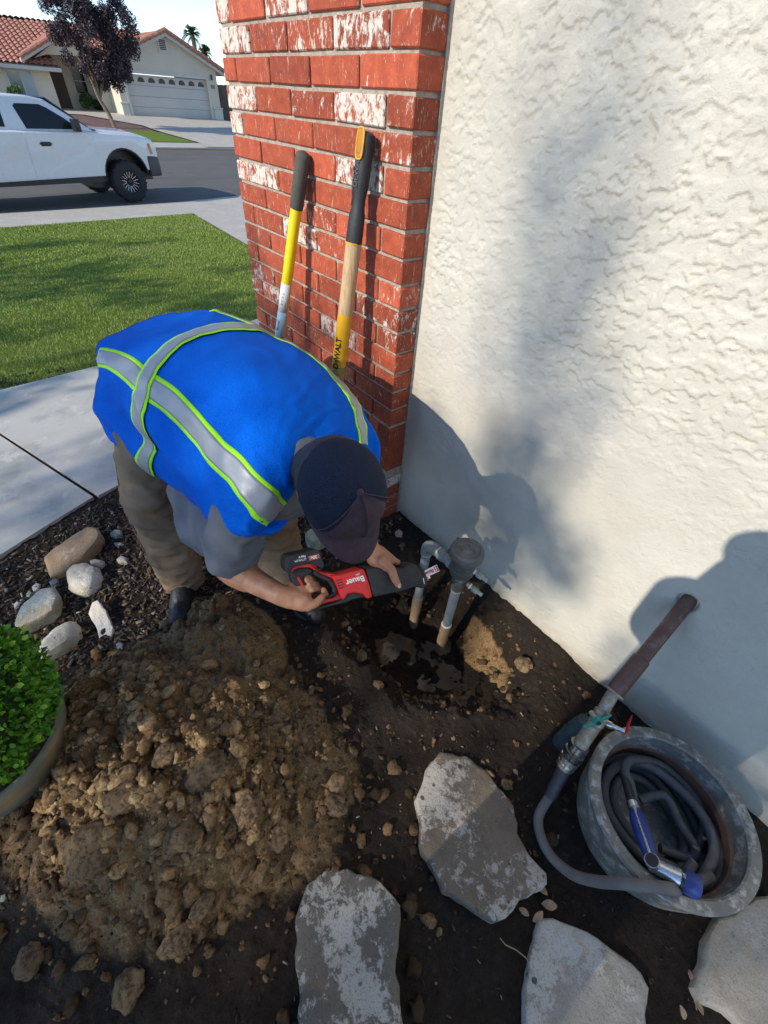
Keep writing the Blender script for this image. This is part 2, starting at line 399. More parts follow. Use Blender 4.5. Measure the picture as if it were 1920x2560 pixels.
# --- walkway slabs
bedge=[(-.55,-2.4),(-.66,-1.85),(-.767,-1.503),(-.855,-1.309),(-.946,-1.074),(-1.02,-.80),(-1.10,-.45),(-1.17,-.1)]
lawnn=[(-2.15,-3.0),(-2.36,-1.5),(-2.40,-1.25),(-2.45,-.69),(-2.60,.05),(-2.735,.74),(-2.84,1.75)]
wk=sheet('walkway',[(-2.10,-3.0),(-.40,-3.0)]+bedge+[(-1.17,1.7),(-2.8,1.7)]+lawnn[:-1][::-1],MCO,off=-.03,z=-.0)
jl=[(-2.40,-1.556),(-.952,-1.078)]
def slab(poly): 
    o=sheet('slab',poly,MCO,z=.022,parent=wk,kind=None,thick=.045); return o
jo=.006
s1=[(-2.12,-3.0),(-.42,-3.0)]+bedge[:4]+[(-.949,-1.082-jo),(-2.385,-1.556-jo)]
s2=[(-2.375,-1.55+jo),(-.945,-1.072+jo)]+bedge[5:]+[(-1.30,.02),(-2.58,.02),(-2.44,-.69),(-2.39,-1.25)]
s3=[(-2.585,.032),(-1.30,.032),(-1.30,1.7),(-2.82,1.7),(-2.72,.74)]
for s in (s1,s2,s3): slab(s)
# --- lawn
lawn_poly=lawnn+[(-6.33,2.32),(-10.54,3.03),(-10.38,1.0),(-10.26,-.57),(-10.1,-4.2),(-2.1,-4.2)]
lw=sheet('lawn',lawn_poly,MGB,off=.0)
def inside(px,py,poly):
    c=np.zeros(px.shape,bool); n=len(poly)
    for i in range(n):
        x0,y0=poly[i];x1,y1=poly[(i+1)%n]
        k=((y0>py)!=(y1>py)); xx=(x1-x0)*(py-y0)/((y1-y0) if y1!=y0 else 1e-9)+x0; c^=(k&(px<xx))
    return c
rng=np.random.default_rng(4)
def grass(name,poly,n,h,wd,mat,label):
    P=np.array(poly); lo=P.min(0);hi=P.max(0)
    x=rng.uniform(lo[0],hi[0],n*2);y=rng.uniform(lo[1],hi[1],n*2); k=inside(x,y,poly)&(rng.random(n*2)<np.clip(3.2/np.abs(x-.6),.12,1.))
    x=x[k][:n];y=y[k][:n]; m=len(x); z=np.interp(x,[-80,-60,-37.3,-32,-27.5,-25.3,-25.25,-13,-12,-10.4,-2.6,5],[.5,.35,.08,-.28,-.48,-.5,-.62,-.66,-.56,-.5,0,0])
    a=rng.uniform(0,6.28,m); far=np.clip(np.abs(x-1)/4,1,2.2); hh=h*rng.uniform(.5,1.25,m); w=wd*far
    lx=rng.normal(0,.4,m)*hh; ly=rng.normal(0,.4,m)*hh
    v=np.stack([np.stack([x-np.cos(a)*w,y-np.sin(a)*w,z],1),np.stack([x+np.cos(a)*w,y+np.sin(a)*w,z],1),np.stack([x+lx,y+ly,z+hh],1)],1).reshape(-1,3)
    q=np.arange(m*3).reshape(-1,3); pt=fbm(x*.9,y*.9,71)*.5+.5
    att=np.repeat(np.stack([rng.random(m),pt,rng.random(m),np.ones(m)],1),3,0)
    o=link(name,npmesh(name,v,q,att),mat); o['kind']='stuff'; o['label']=label; o['category']='grass'; return o
t=NT('grass_blades'); a=t.n('VertexColor',layer_name='kind_of_soil'); s=t.n('SeparateColor'); t.l(a.outputs[0],s.inputs[0])
c=t.ramp(s.outputs[0],[(0,(.13,.20,.03)),(.6,(.25,.33,.05)),(.93,(.33,.39,.075)),(1,(.48,.42,.18))]); c=t.mix(t.ramp(s.outputs[1],[(.60,0.),(.85,.5)]),c,(.33,.33,.13))
t.col(c).rough(.55,spec=.3); t.b.inputs['Transmission Weight'].default_value=0; MGR=t.m
grass('lawn_grass',lawn_poly,230000,.021,.0022,MGR,'mown green lawn grass beyond the concrete walkway, streaked with soft shade')
# --- driveway, sidewalk, gutter, street, far kerb
sheet('driveway',[(-2.86,1.72),(-6.33,2.335),(-10.55,3.045),(-10.9,9.5),(-1.2,9.5),(-1.2,1.72)],MCW,off=.01)
sheet('sidewalk',[(-10.11,-9),(-10.27,-.57),(-10.55,3.03),(-10.92,9.5),(-13.2,14),(-14.9,14),(-14.4,9.5),(-13.2,4.4),(-12.5,1.9),(-12.0,-.4),(-11.0,-9)],MCW,off=.0)
sheet('street',[(-10.9,-9),(-12.0,-.4),(-12.5,1.9),(-13.2,4.4),(-14.4,9.5),(-14.9,14),(-17,40),(-25.28,40),(-25.28,-40),(-8,-40)],MAS,off=.0)
kb=sheet('far_kerb',[(-25.29,-40),(-25.29,40),(-25.45,40),(-25.45,-40)],MCW,z=-.495,thick=.16)
sheet('far_sidewalk',[(-25.46,-40),(-25.46,40),(-27.5,40),(-27.5,-40)],MCW,off=.004)
# ================================================================== STUCCO WALL
wall=empty('stucco_wall',(1.6,.105,0),'cream stucco house wall with rough lace texture right of the brick pillar','wall')
wx=np.arange(.0,2.08,.0034); wz=np.arange(-.012,1.98,.0036)
X,Z=np.meshgrid(wx,wz)
wX=X+.012*fbm(X*22,Z*22,1); wZ=Z+.012*fbm(X*22,Z*22,2)
n1=fbm(wX*43,wZ*60,3,4,.55); n2=fbm(wX*17,wZ*20,5,3,.5); big=fbm(X*2.6,Z*2.6,8,3)
lace=ss(-.010,.011,n1+.05)*(.8+.2*n2)                       # trowelled-down islands with sharp curly edges
knob=ss(.10,.2,fbm(wX*75,wZ*75,12,3,.6))
amt=np.clip(.75+.9*big,.12,1)*(.22+.78*ss(.35,1.25,Z+.3*big))
D=amt*(.0054*lace+.0006*knob)+.0004*n2+.003*fbm(X*1.2,Z*1.2,20,3)
D*=1-.75*(1-ss(.0,.055,X))                       # smoother beside the pillar
bot=ss(0,.03,.03-Z); D-=.0
low=(1-ss(0,.05,Z)); Zb=np.where(Z<.02,Z+.018*fbm(X*4,X*0+3,30,4)*low,Z)
Y=.105-D+.004*low
ny,nx=X.shape; idx=np.arange(nx*ny).reshape(ny,nx)
q=np.stack([idx[:-1,:-1],idx[:-1,1:],idx[1:,1:],idx[1:,:-1]],2).reshape(-1,4)
# hole where the hose pipe comes out: sunk dimple
rr=np.hypot(X-1.186,Z-.556); Y=Y+.02*(1-ss(.020,.034,rr))
o=link('stucco_coat',npmesh('stucco_coat',np.stack([X,Y,Zb],2).reshape(-1,3),q),MST,wall); o.data.polygons.foreach_set('use_smooth',[True]*len(o.data.polygons))
mb=MB(); mb.box((-.0,.118,-.4),(6,.30,5.2)); mb.box((2.075,.104,-.02),(6,.118,5.2)); mb.box((0,.104,1.975),(2.075,.118,5.2)); mb.build('wall_body',MST,wall)
mb=MB(); mb.box((.0,.1065,-.05),(2.1,.1175,-.018)); mb.build('weep_screed',simple('screed_metal',(.20,.19,.15),.7,.3,.4,40),wall)
# ================================================================== BRICK PILLAR
pil=empty('brick_pillar',(-.575,.1,0),'red brick pillar with patchy white paint where two tools lean','pillar')
mb=MB(); mb.box((-1.138,.009,-.3),(-.008,.48,2.35)); mb.box((-.02,.093,-.3),(.003,.108,2.35)); mb.build('mortar',MMO,pil)
_bm={}
def brick_mesh(w,d,h,var):
    k=(round(w,3),round(d,3),round(h,3),var)
    if k in _bm: return _bm[k]
    r=random.Random(hash(k)&0xffff); bm=bmesh.new(); bmesh.ops.create_cube(bm,size=1)
    for v in bm.verts:
        v.co=Vector((v.co.x*w+r.uniform(-.0015,.0015),v.co.y*d+r.uniform(-.001,.001),v.co.z*h+r.uniform(-.0014,.0014)))
    bmesh.ops.bevel(bm,geom=bm.edges[:],offset=.0035,segments=1,affect='EDGES')
    me=bpy.data.meshes.new('brick'); bm.to_mesh(me); bm.free(); me.materials.append(MBR); me.polygons.foreach_set('use_smooth',[False]*len(me.polygons)); _bm[k]=me; return me
def brick(cx,cy,cz,w,d,h,white):
    o=bpy.data.objects.new('brick',brick_mesh(w,d,h,random.randrange(3))); COL.objects.link(o); o.parent=pil
    o.matrix_parent_inverse=Matrix.Translation(-Vector(pil.location)); o.location=(cx,cy,cz)
    o.rotation_euler=(0,random.uniform(-.006,.006),0); o.color=(white,0,0,1)
EV=[-1.150,-.905,-.644,-.380,-.118,0]; OD=[-1.150,-1.043,-.776,-.511,-.249,0]
WH={-1:[.95,.25,.88,.1,.12],0:[.98,.5,.66,.86,.5],1:[.25,.1,.12,.15,.25],2:[.97,.05,.42,.97,.45],3:[.95,.25,.35,.05,.6],4:[.25,.1,.1,.93,.28],5:[.96,.9,.1,.1,.3],
6:[.35,.35,.55,.15,.2],7:[.15,.35,.92,.5,.2],8:[.1,.1,.1,.2,.5],9:[.4,.2,.1,.12,.66],10:[.55,.1,.3,.1,.55],11:[.7,.75,.2,.9,.1],12:[.2,.3,.45,.2,.35],13:[.2,.5,.3,.5,.3]}
J=.011
for i in range(-8,15):
    ed=EV if i%2==0 else OD; top=1.70-.078*i; zc=top-.0335
    wl=WH.get(i) or [random.choice([.1,.15,.3,.5,.8]) for _ in range(5)]
    if i>=14: wl=[.15]*5
    for k in range(5):
        x0=ed[k]+(J/2 if k else 0); x1=ed[k+1]-(J/2 if k<4 else 0)
        dd=.094 if k==4 else (.2 if k==0 else .07)
        prot=random.uniform(-.002,.002)
        brick((x0+x1)/2,dd/2+prot,zc+random.uniform(-.001,.001),x1-x0,dd,.067,wl[k])
for k in range(15):                                   # soldier course
    x1=-k*.0767; x0=x1-.0685
    brick((x0+x1)/2,(.094 if k==0 else .07)/2+.001,.411,x1-x0,.094 if k==0 else .07,.222,.12)
for i,(zt,h,w) in enumerate([(.249,.048,1.0),(.190,.058,.2),(.121,.058,.15),(.052,.058,.1)]):
    ed=EV if i%2 else OD
    for k in range(5):
        x0=ed[k]+(J/2 if k else 0); x1=ed[k+1]-(J/2 if k<4 else 0); dd=.094 if k==4 else .07
        brick((x0+x1)/2,dd/2+.001,zt-h/2,x1-x0,dd,h,w)
# ================================================================== LOOSE GROUND COVER
def inst_merge(protos,T,seed):
    """merge numpy copies: protos [(v,f)], T list of (pos,scale3,rotmatrix)"""
    VV=[];FF=[];n=0
    for k,(p,sc,Rm) in enumerate(T):
        v,f=protos[k%len(protos)]; w=(v*np.array(sc))@np.array(Rm).T+np.array(p); VV.append(w);FF.append(f+n);n+=len(v)
    return np.concatenate(VV),np.concatenate(FF)
def lump_proto(sub,amp,seed,freq=1.6):
    bm=bmesh.new(); bmesh.ops.create_icosphere(bm,subdivisions=sub,radius=1); off=Vector((seed*7.1,seed*3.3,seed*1.7))
    for v in bm.verts:
        d=mn.noise(v.co*freq+off)*amp+mn.noise(v.co*freq*2.7+off)*amp*.5+mn.noise(v.co*freq*6+off)*amp*(.12 if sub>3 else .22); v.co*=1+d
    v=np.array([v.co[:] for v in bm.verts]); f=np.array([[x.index for x in q.verts] for q in bm.faces]); bm.free(); return v,f
def rndrot():
    return Matrix.Rotation(random.uniform(0,6.28),3,'Z')@Matrix.Rotation(random.uniform(-.8,.8),3,'X')@Matrix.Rotation(random.uniform(-.8,.8),3,'Y')
pro=[lump_proto(2,.75,i,1.9) for i in range(6)]
def m_clod():
    t=NT('clay_crumbs'); v=t.co('World'); a=t.n('VertexColor',layer_name='kind_of_soil'); s=t.n('SeparateColor'); t.l(a.outputs[0],s.inputs[0])
    c=t.ramp(s.outputs[0],[(0,(.055,.035,.02)),(.35,(.18,.11,.055)),(.7,(.40,.25,.12)),(1,(.56,.37,.18))]); n=t.noise(v,120,5,.75)
    c=t.mix(t.ramp(n,[(.35,.75),(.58,0.)]),c,(.03,.021,.014)); t.col(c).rough(.95,spec=.2); t.bump(n,.004,.9); return t.m
MCL=m_clod()
T=[];A=[];r=random.Random(3); N=52000
xs=rng.uniform(-.6,1.35,N);ys=rng.uniform(-1.76,.05,N); mk,hk,_,_=masks(xs,ys); zs=height(xs,ys); ed_=fbm(xs*3,ys*3,77)
pr=.03+mk*.34*(.35+1.3*ss(-.2,.3,ed_)+.8*ss(.35,.9,xs*.6-ys-.62))+np.where((hk>.1)&(hk<.8),.11,0); smk=ss(.15,.8,1-np.hypot((xs-.30)/.34,(ys+.93)/.24)); keep=(rng.random(N)<pr*(1-.85*smk))&(hk<.8)
for x,y,z,m_ in zip(xs[keep],ys[keep],zs[keep],mk[keep]):
    s=min(.019,.0030*(r.random()**-.60)); 
    T.append(((x,y,z+s*.12),(s*r.uniform(.7,1.4),s*r.uniform(.7,1.3),s*r.uniform(.5,.9)),rndrot())); A.append(np.clip(r.gauss(.22+.42*min(1,m_*1.4),.2),0,1))
    if len(T)>9000: break
v,f=inst_merge(pro,T,1); att=np.repeat(np.array(A),len(pro[0][0])); att=np.stack([att,att,att,att*0+1],1)
o=link('soil_crumbs',npmesh('soil_crumbs',v,f,att),MCL); o['kind']='stuff'; o['label']='loose brown clay crumbs spread over the dug soil mound'; o['category']='soil'
# bark mulch chips
def m_chip():
    t=NT('bark_mulch'); v=t.co('World'); a=t.n('VertexColor',layer_name='kind_of_soil'); s=t.n('SeparateColor'); t.l(a.outputs[0],s.inputs[0])
    c=t.ramp(s.outputs[0],[(0,(.022,.016,.012)),(.55,(.055,.038,.027)),(.85,(.12,.085,.055)),(.95,(.26,.2,.14)),(1,(.42,.36,.29))]); t.col(c).rough(.85); t.bump(t.noise(v,300,4),.002,.6); return t.m
cv=np.array([(-1,-1,-1),(1,-.8,-1),(.8,1,-1),(-1,.7,-1),(-1,-1,1),(1,-.8,1),(.8,1,1),(-1,.7,1)],float); cf=np.array([(0,3,2,1),(4,5,6,7),(0,1,5,4),(1,2,6,5),(2,3,7,6),(3,0,4,7)])
T=[];A=[];N=30000
xs=rng.uniform(-1.15,1.9,N);ys=rng.uniform(-2.0,.08,N); mk,hk,_,_=masks(xs,ys); zs=height(xs,ys)
bxs=np.interp(ys,[b[1] for b in bedge],[b[0] for b in bedge])
keep=(xs>bxs+.03)&(mk<.14)&(hk<.2)&(rng.random(N)<np.where(xs<.1,1.,.10))
for x,y,z in zip(xs[keep],ys[keep],zs[keep]):
    L=r.uniform(.004,.017)*(1 if x<.1 else .45); T.append(((x,y,z+.003),(L,L*r.uniform(.2,.45),.0012),Matrix.Rotation(r.uniform(0,6.28),3,'Z')@Matrix.Rotation(r.gauss(0,.35),3,'X')@Matrix.Rotation(r.gauss(0,.3),3,'Y'))); A.append(r.random())
v,f=inst_merge([(cv,cf)],T,1); att=np.repeat(np.array(A),8); att=np.stack([att,att,att,att*0+1],1)
o=link('mulch_chips',npmesh('mulch_chips',v,f,att),m_chip()); o['kind']='stuff'; o['label']='dark bark mulch chips scattered over the garden bed'; o['category']='mulch'
# ================================================================== STONES
def stone(name,pts,h,mat,label,cat,z=None,sink=.012,bev=.35,seed=0,tilt=(0,0),sub=3,rough=.12,top_uneven=.004,group=None):
    """stone from a world-space plan outline, height h; subdivided, rounded and roughened"""
    n=len(pts); cx=sum(p[0] for p in pts)/n; cy=sum(p[1] for p in pts)/n
    z0=(gh(cx,cy) if z is None else z)-sink
    # refine the outline
    P=[]
    for i in range(n):
        a=Vector(pts[i][:2]).to_3d();b=Vector(pts[(i+1)%n][:2]).to_3d(); k=max(1,int((b-a).length/.02))
        for j in range(k):
            p=a.lerp(b,j/k); nn=mn.noise(p*28+Vector((seed,0,0)))*.014*(rough/.12)+mn.noise(p*90+Vector((seed,3,0)))*.008*(rough/.12); d=(p-Vector((cx,cy,0))); P.append(p+d.normalized()*nn)
    P=[(P[i-1]+P[i]*6+P[(i+1)%len(P)])/8 for i in range(len(P))]
    m=len(P); rings=[]; c=Vector((cx,cy,0)); size=sum((p-c).length for p in P)/m
    b=min(h*bev,size*.5)
    prof_=[(0,0),(0,h*.35),(0.,h-b),(b*.22,h-b*.45),(b*.55,h-b*.12),(b*1.1,h)]
    ins=b*1.1; k=6
    for j in range(1,k): prof_.append((ins+(size-ins)*j/k,h))
    V=[];Fc=[]
    for d,hh in prof_:
        for p in P:
            L=(p-c).length; s=max(.02,1-d/size); q=c+(p-c)*s
            zz=hh+((q.x-cx)*tilt[0]+(q.y-cy)*tilt[1])*(hh/h)
            nz=mn.noise(Vector((q.x*9,q.y*9,seed)))*top_uneven*2.2+mn.noise(Vector((q.x*40,q.y*40,seed)))*top_uneven*.5
            side=mn.noise(Vector((q.x*30,q.y*30,hh*60+seed)))*.004*(1 if hh<h else .2)
            q=q+(p-c).normalized()*side; V.append((q.x,q.y,z0+zz+nz*(hh/h)))
    R=len(prof_)
    for i in range(R-1):
        for k2 in range(m): Fc.append((i*m+k2,i*m+(k2+1)%m,(i+1)*m+(k2+1)%m,(i+1)*m+k2))
    V.append((cx,cy,z0+h)); e=len(V)-1
    for k2 in range(m): Fc.append(((R-1)*m+k2,(R-1)*m+(k2+1)%m,e))
    Fc.append(tuple(range(m-1,-1,-1)))
    me=mesh(V,Fc,name); o=link(name,me,mat); base=Vector((cx,cy,z0))
    for v in me.vertices: v.co-=base
    o.location=base; shade(o,38); tagp(o,label,cat,group); return o
def m_flag(name,a,b,white,wt=.5,spots=.5,seed=0):
    t=NT(name); v0=t.co('World'); mp=t.n('Mapping'); mp.inputs['Location'].default_value=(seed,seed*.7,0); t.l(v0,mp.inputs[0]); v=mp.outputs[0]
    n=t.noise(v,13,7,.65); c=t.ramp(n,[(.3,a),(.7,b)])
    m=t.math('ADD',t.math('MULTIPLY',t.noise(v,5.5,3,.5),.6),t.math('MULTIPLY',t.noise(v,48,7,.75,.4),.45))
    m=t.ramp(m,[(wt,0.),(wt+.035,1.)]); c=t.mix(t.math('MULTIPLY',m,.9),c,white)
    vo=t.n('TexVoronoi',i_Scale=26,i_Randomness=1.); t.l(v,vo.inputs['Vector'])
    sp=t.math('MULTIPLY',t.ramp(t.math('ADD',vo.outputs['Distance'],t.math('MULTIPLY',t.noise(v,60,4),.35)),[(.30,1.),(.36,0.)]),t.ramp(t.noise(v,11,3),[(.5,0.),(.56,spots)]))
    c=t.mix(sp,c,(.045,.04,.034)); c=t.mix(t.ramp(t.noise(v,220,3,.8),[(.32,.6),(.48,0.)]),c,tuple(x*.4 for x in a))
    c=t.mix(t.ramp(t.noise(v,8,5,.7),[(.60,0.),(.70,.55)]),c,(.30,.17,.075)); t.col(c).rough(.88); t.bump(t.math('ADD',t.noise(v,34,7,.7),t.math('MULTIPLY',m,.08)),.010,.8); return t.m
G='rough grey flagstones set in the bare soil'
def W(lst,z): return [onz(u,v,z) for u,v in lst]


def flag(pix,z,h,mat,label,seed,tilt=(0,0)):
    o=stone('flagstone',W(pix,z+h-.012),h,mat,label,'flagstone',z=z,seed=seed,bev=.28,tilt=tilt,top_uneven=.005,group=G); return o
flag([(1102,1873),(1165,1885),(1225,1925),(1262,1975),(1290,2010),(1300,2080),(1330,2140),(1378,2186),(1355,2225),(1300,2250),(1262,2290),(1236,2312),(1195,2290),(1150,2250),(1110,2228),(1085,2170),(1050,2110),(1045,2050),(1042,1975),(1065,1920)],.005,.045,m_flag('lichen_flag',(.15,.118,.085),(.235,.19,.14),(.50,.46,.40),.545,.9,1.3),'jagged brown grey flagstone with pale lichen patches, nearest the hole',2,(.05,-.06))
flag([(800,2172),(870,2178),(935,2192),(985,2230),(1003,2262),(1000,2372),(985,2400),(1000,2470),(1018,2600),(750,2620),(742,2500),(740,2380),(742,2290),(765,2210)],.01,.045,m_flag('speckled_flag',(.125,.11,.09),(.20,.18,.15),(.50,.48,.43),.53,.7,4.1),'dark speckled rectangular flagstone between mound and bottom edge',5)
flag([(1345,2290),(1405,2298),(1440,2312),(1500,2345),(1560,2390),(1610,2430),(1622,2470),(1625,2620),(1310,2640),(1312,2480),(1325,2380),(1335,2320)],.0,.04,m_flag('grey_flag',(.27,.255,.22),(.40,.38,.33),(.52,.50,.45),.56,.9,7.7),'pale grey flagstone with dark spots beside dry leaves',8)
flag([(1905,2235),(1960,2250),(2080,2400),(2060,2600),(1900,2640),(1850,2560),(1760,2510),(1734,2470),(1745,2430),(1762,2380),(1775,2330),(1850,2270)],.0,.05,m_flag('tan_flag',(.40,.35,.28),(.50,.44,.35),(.48,.45,.39),.6,.25,9.2),'smooth tan flagstone with a thin crack beside the metal tub',11,(.0,.0))
MR_s=m_flag('sandstone',(.27,.17,.09),(.42,.30,.18),(.45,.38,.28),.62,.2,2.2)
MR_w=m_flag('white_stone',(.50,.44,.34),(.62,.57,.47),(.70,.68,.62),.52,.9,3.3)
MR_g=m_flag('slate_stone',(.30,.25,.17),(.38,.35,.27),(.42,.44,.40),.5,.2,5.9)
MR_q=m_flag('quartz_stone',(.62,.55,.45),(.72,.68,.62),(.80,.79,.77),.48,.1,6.6)
MR_p=simple('pale_green_pebble',(.30,.33,.26),.8,0,.3,40,.003,150)
MR_b=simple('blue_grey_pebble',(.13,.16,.19),.75,0,.3,40,.003,150)
MR_k=simple('pink_rock',(.42,.27,.23),.85,0,.3,30,.004,120)
def rk(pix,h,mat,label,seed,bev=.5,cat='rock',z=None,tilt=(0,0),group=None):
    c=W(pix,0.02); zz=gh(sum(p.x for p in c)/len(c),sum(p.y for p in c)/len(c)) if z is None else z
    return stone('garden_rock',W(pix,zz+h*.7),h,mat,label,cat,z=zz,seed=seed,bev=bev,tilt=tilt,rough=.08,top_uneven=h*.07,group=group)
RG='loose rocks along the curved walkway edge'
rk([(100,1383),(130,1362),(180,1335),(225,1316),(245,1320),(256,1345),(240,1372),(205,1400),(160,1420),(120,1435),(112,1418)],.055,MR_s,'long tan sandstone rock nearest the concrete walkway',21,.3,tilt=(.1,.2),group=RG)
rk([(158,1425),(180,1408),(215,1400),(240,1412),(249,1432),(243,1455),(215,1472),(185,1474),(162,1462)],.075,MR_w,'rounded off white rock with dark pits, below the sandstone',24,.9,group=RG)
rk([(217,1398),(235,1391),(258,1398),(262,1408),(248,1416),(228,1412)],.035,MR_w,'little white stone touching the rounded white rock',25,.9,group=RG)
rk([(35,1568),(36,1530),(55,1500),(100,1468),(135,1462),(145,1490),(140,1530),(118,1545),(80,1560),(45,1575)],.06,MR_g,'angular flat rock with greenish top and tan side',28,.2,tilt=(.15,.1),group=RG)
rk([(84,1625),(100,1595),(140,1560),(180,1541),(195,1555),(193,1585),(175,1610),(140,1632),(112,1648),(95,1640)],.065,MR_w,'egg shaped cream rock with one dark spot above the shrub',31,.9,group=RG)
rk([(220,1535),(232,1510),(250,1505),(268,1530),(280,1560),(288,1570),(270,1595),(250,1619),(241,1600),(240,1570),(228,1548)],.045,MR_q,'bright white angular rock standing alone on dark mulch',34,.25,tilt=(-.2,.3),group=RG)
for pix,h,m,l,s in [([(271,1330),(285,1319),(302,1320),(305,1332),(290,1341),(273,1341)],.03,MR_p,'pale green pebble right of the sandstone rock',41),
 ([(338,1325),(355,1312),(378,1320),(375,1342),(352,1345)],.04,MR_k,'pink rough rock behind the brown trouser leg',42),
 ([(276,1352),(300,1350),(318,1356),(306,1363),(282,1362)],.02,MR_g,'flat tan stone sliver just below the green pebble',43),
 ([(286,1395),(300,1385),(318,1390),(315,1401),(295,1404)],.03,MR_w,'small whitish stone left of the trouser leg',44),
 ([(114,1450),(130,1440),(148,1441),(146,1455),(125,1462)],.025,MR_b,'dark blue grey pebble beside the rounded white rock',45),
 ([(74,1466),(88,1450),(100,1454),(94,1470),(80,1475)],.025,MR_w,'light pebble left of the blue grey pebble',46),
 ([(88,1475),(105,1465),(122,1470),(110,1480),(92,1482)],.025,MR_b,'blue grey pebble touching the angular flat rock',47),
 ([(57,1482),(70,1470),(80,1476),(72,1488),(60,1490)],.02,MR_p,'greenish pebble at the tip of the angular rock',48),
 ([(28,1508),(38,1495),(50,1500),(42,1512),(32,1522)],.022,MR_q,'tiny white pebble left of the angular rock',49),
 ([(0,1568),(18,1570),(25,1585),(12,1602),(-12,1600)],.035,MR_s,'brown rock at the left edge above the shrub',50),
 ([(282,1605),(300,1595),(313,1605),(306,1622),(286,1622)],.03,MR_b,'dull grey pebble right of the bright white rock',51),
 ([(762,1335),(790,1312),(818,1325),(812,1345),(790,1362),(765,1352)],.09,MR_p,'mossy green grey rock under the cap brim',52),
 ([(985,1325),(998,1318),(1012,1326),(1008,1340),(990,1338)],.03,MR_k,'orange pebble where pillar meets the stucco wall',53),
 ([(0,2238),(10,2232),(16,2245),(8,2258),(-8,2256)],.02,MR_p,'pale blue green pebble at the lower left edge',54)]:
    rk(pix,h,m,l,s,.9,'pebble' if s not in (42,50,52) else 'rock',group='small stones scattered over the mulch and soil')
# big clods
MC2=simple('clay_clod',(.27,.18,.10),.95,0,.3,40,.006,110,kind='Object')
MC2=(lambda t:(t.col(t.mix(t.ramp(t.noise(t.co('Object'),70,6,.75),[(.40,.8),(.52,0.)]),t.ramp(t.noise(t.co('Object'),14,5,.6),[(.3,(.24,.15,.072)),(.5,(.36,.235,.12)),(.7,(.47,.315,.165))]),(.06,.04,.025))).rough(.95),t.bump(t.noise(t.co('Object'),42,8,.8),.030,1.),t.m)[2])(NT('clay_clod_lumpy'))
for i,(u,v,s,l) in enumerate([(515,1925,.062,'largest cracked clay clod in the middle of the mound'),(838,2012,.036,'rounded clay clod at the right foot of the mound'),(842,1955,.026,'small clay clod just above the rounded one'),
 (620,2025,.036,'dark sided clod right of the largest cracked clod'),(700,2085,.034,'lumpy clod above the speckled flagstone'),(412,1890,.032,'clod left of the largest cracked clod'),
 (455,2090,.04,'flat topped clod below the largest cracked clod'),(75,2400,.036,'round clod at the bottom left of the mound'),(320,2470,.036,'oval clod near the bottom edge'),(235,2120,.06,'broad weathered clod below the plant pot'),
 (310,1990,.045,'dull clod right of the plant pot'),(505,2265,.028,'orange brown clod low on the mound'),(440,2355,.034,'crumbly clod low on the mound'),(420,1560,.026,'small clod beside the near work boot'),(900,1640,.026,'clod on the hole edge by the clear capped stub'),(1310,1660,.03,'clod on the soil bank between hole and wall'),(960,1650,.022,'knobbly clod at the hole edge right of its neighbour')]):
    p=onz(u,v,.05); p=onz(u,v,gh(p.x,p.y)+s*.4); p=onz(u,v,gh(p.x,p.y)+s*.4); V_,F_=lump_proto(4,.34,60+i,1.15)
    V_=V_*np.array([s,s*random.uniform(.75,1),s*.62]); me=mesh(V_,F_,'dirt_clod'); o=link('dirt_clod',me,MC2,smooth=True); o.location=p; o.rotation_euler=(random.uniform(-.3,.3),random.uniform(-.3,.3),random.uniform(0,6)); tagp(o,l,'dirt clod','large clods lying on the dug soil')
# dry leaves and a root
ML=simple('dry_leaf',(.34,.22,.14),.8,0,.35,60,.002,200,kind='Object')
for i,(u,v,s,lab) in enumerate([(1355,2225,.018,'curled brown leaf at the top of the leaf heap'),(1375,2262,.02,'broad dry leaf in the heap above the grey flagstone'),(1345,2290,.018,'dry leaf lying against the grey flagstone corner'),(1310,2280,.014,'grey dry leaf left of the leaf heap'),
   (1705,2530,.013,'pale curled leaf left of the tan flagstone corner'),(1725,2438,.011,'cream leaf fragment near the tan flagstone'),(1745,2520,.014,'pinkish leaf touching the tan flagstone'),(1290,1930,.011,'small light leaf right of the jagged flagstone')]):
    p=onz(u,v,.018); n=10; V=[];Fc=[]
    for a in range(n+1):
        tt=a/n; w=s*.55*math.sin(math.pi*tt)**.7
        for k in (-1,-.5,0,.5,1): V.append(((tt-.5)*2*s,w*k,.35*w*abs(k)**1.5+.25*s*math.sin(tt*3)))
    for a in range(n):
        for k in range(4): b=a*5+k; Fc.append((b,b+1,b+6,b+5))
    me=mesh(V,Fc,'dry_leaf'); o=link('dry_leaf',me,ML,smooth=True); o.location=(p.x,p.y,gh(p.x,p.y)+.012); o.rotation_euler=(random.uniform(-.4,.4),random.uniform(-.4,.4),random.uniform(0,6.3)); m=o.modifiers.new('s','SOLIDIFY'); m.thickness=.0008; tagp(o,lab,'leaf','dry leaves on the bare soil')
rt=[onz(u,v,.012) for u,v in [(1250,2345),(1262,2362),(1290,2375),(1312,2395),(1322,2412)]]
o=MB().tube([(p.x,p.y,gh(p.x,p.y)+.012+.006*(i%2)) for i,p in enumerate(rt)],[.0012,.0016,.0018,.0014,.0008],6).build('dry_twig',simple('twig',(.30,.22,.12),.8),smooth=True); tagp(o,'thin dry twig between the jagged and the grey flagstone','twig')
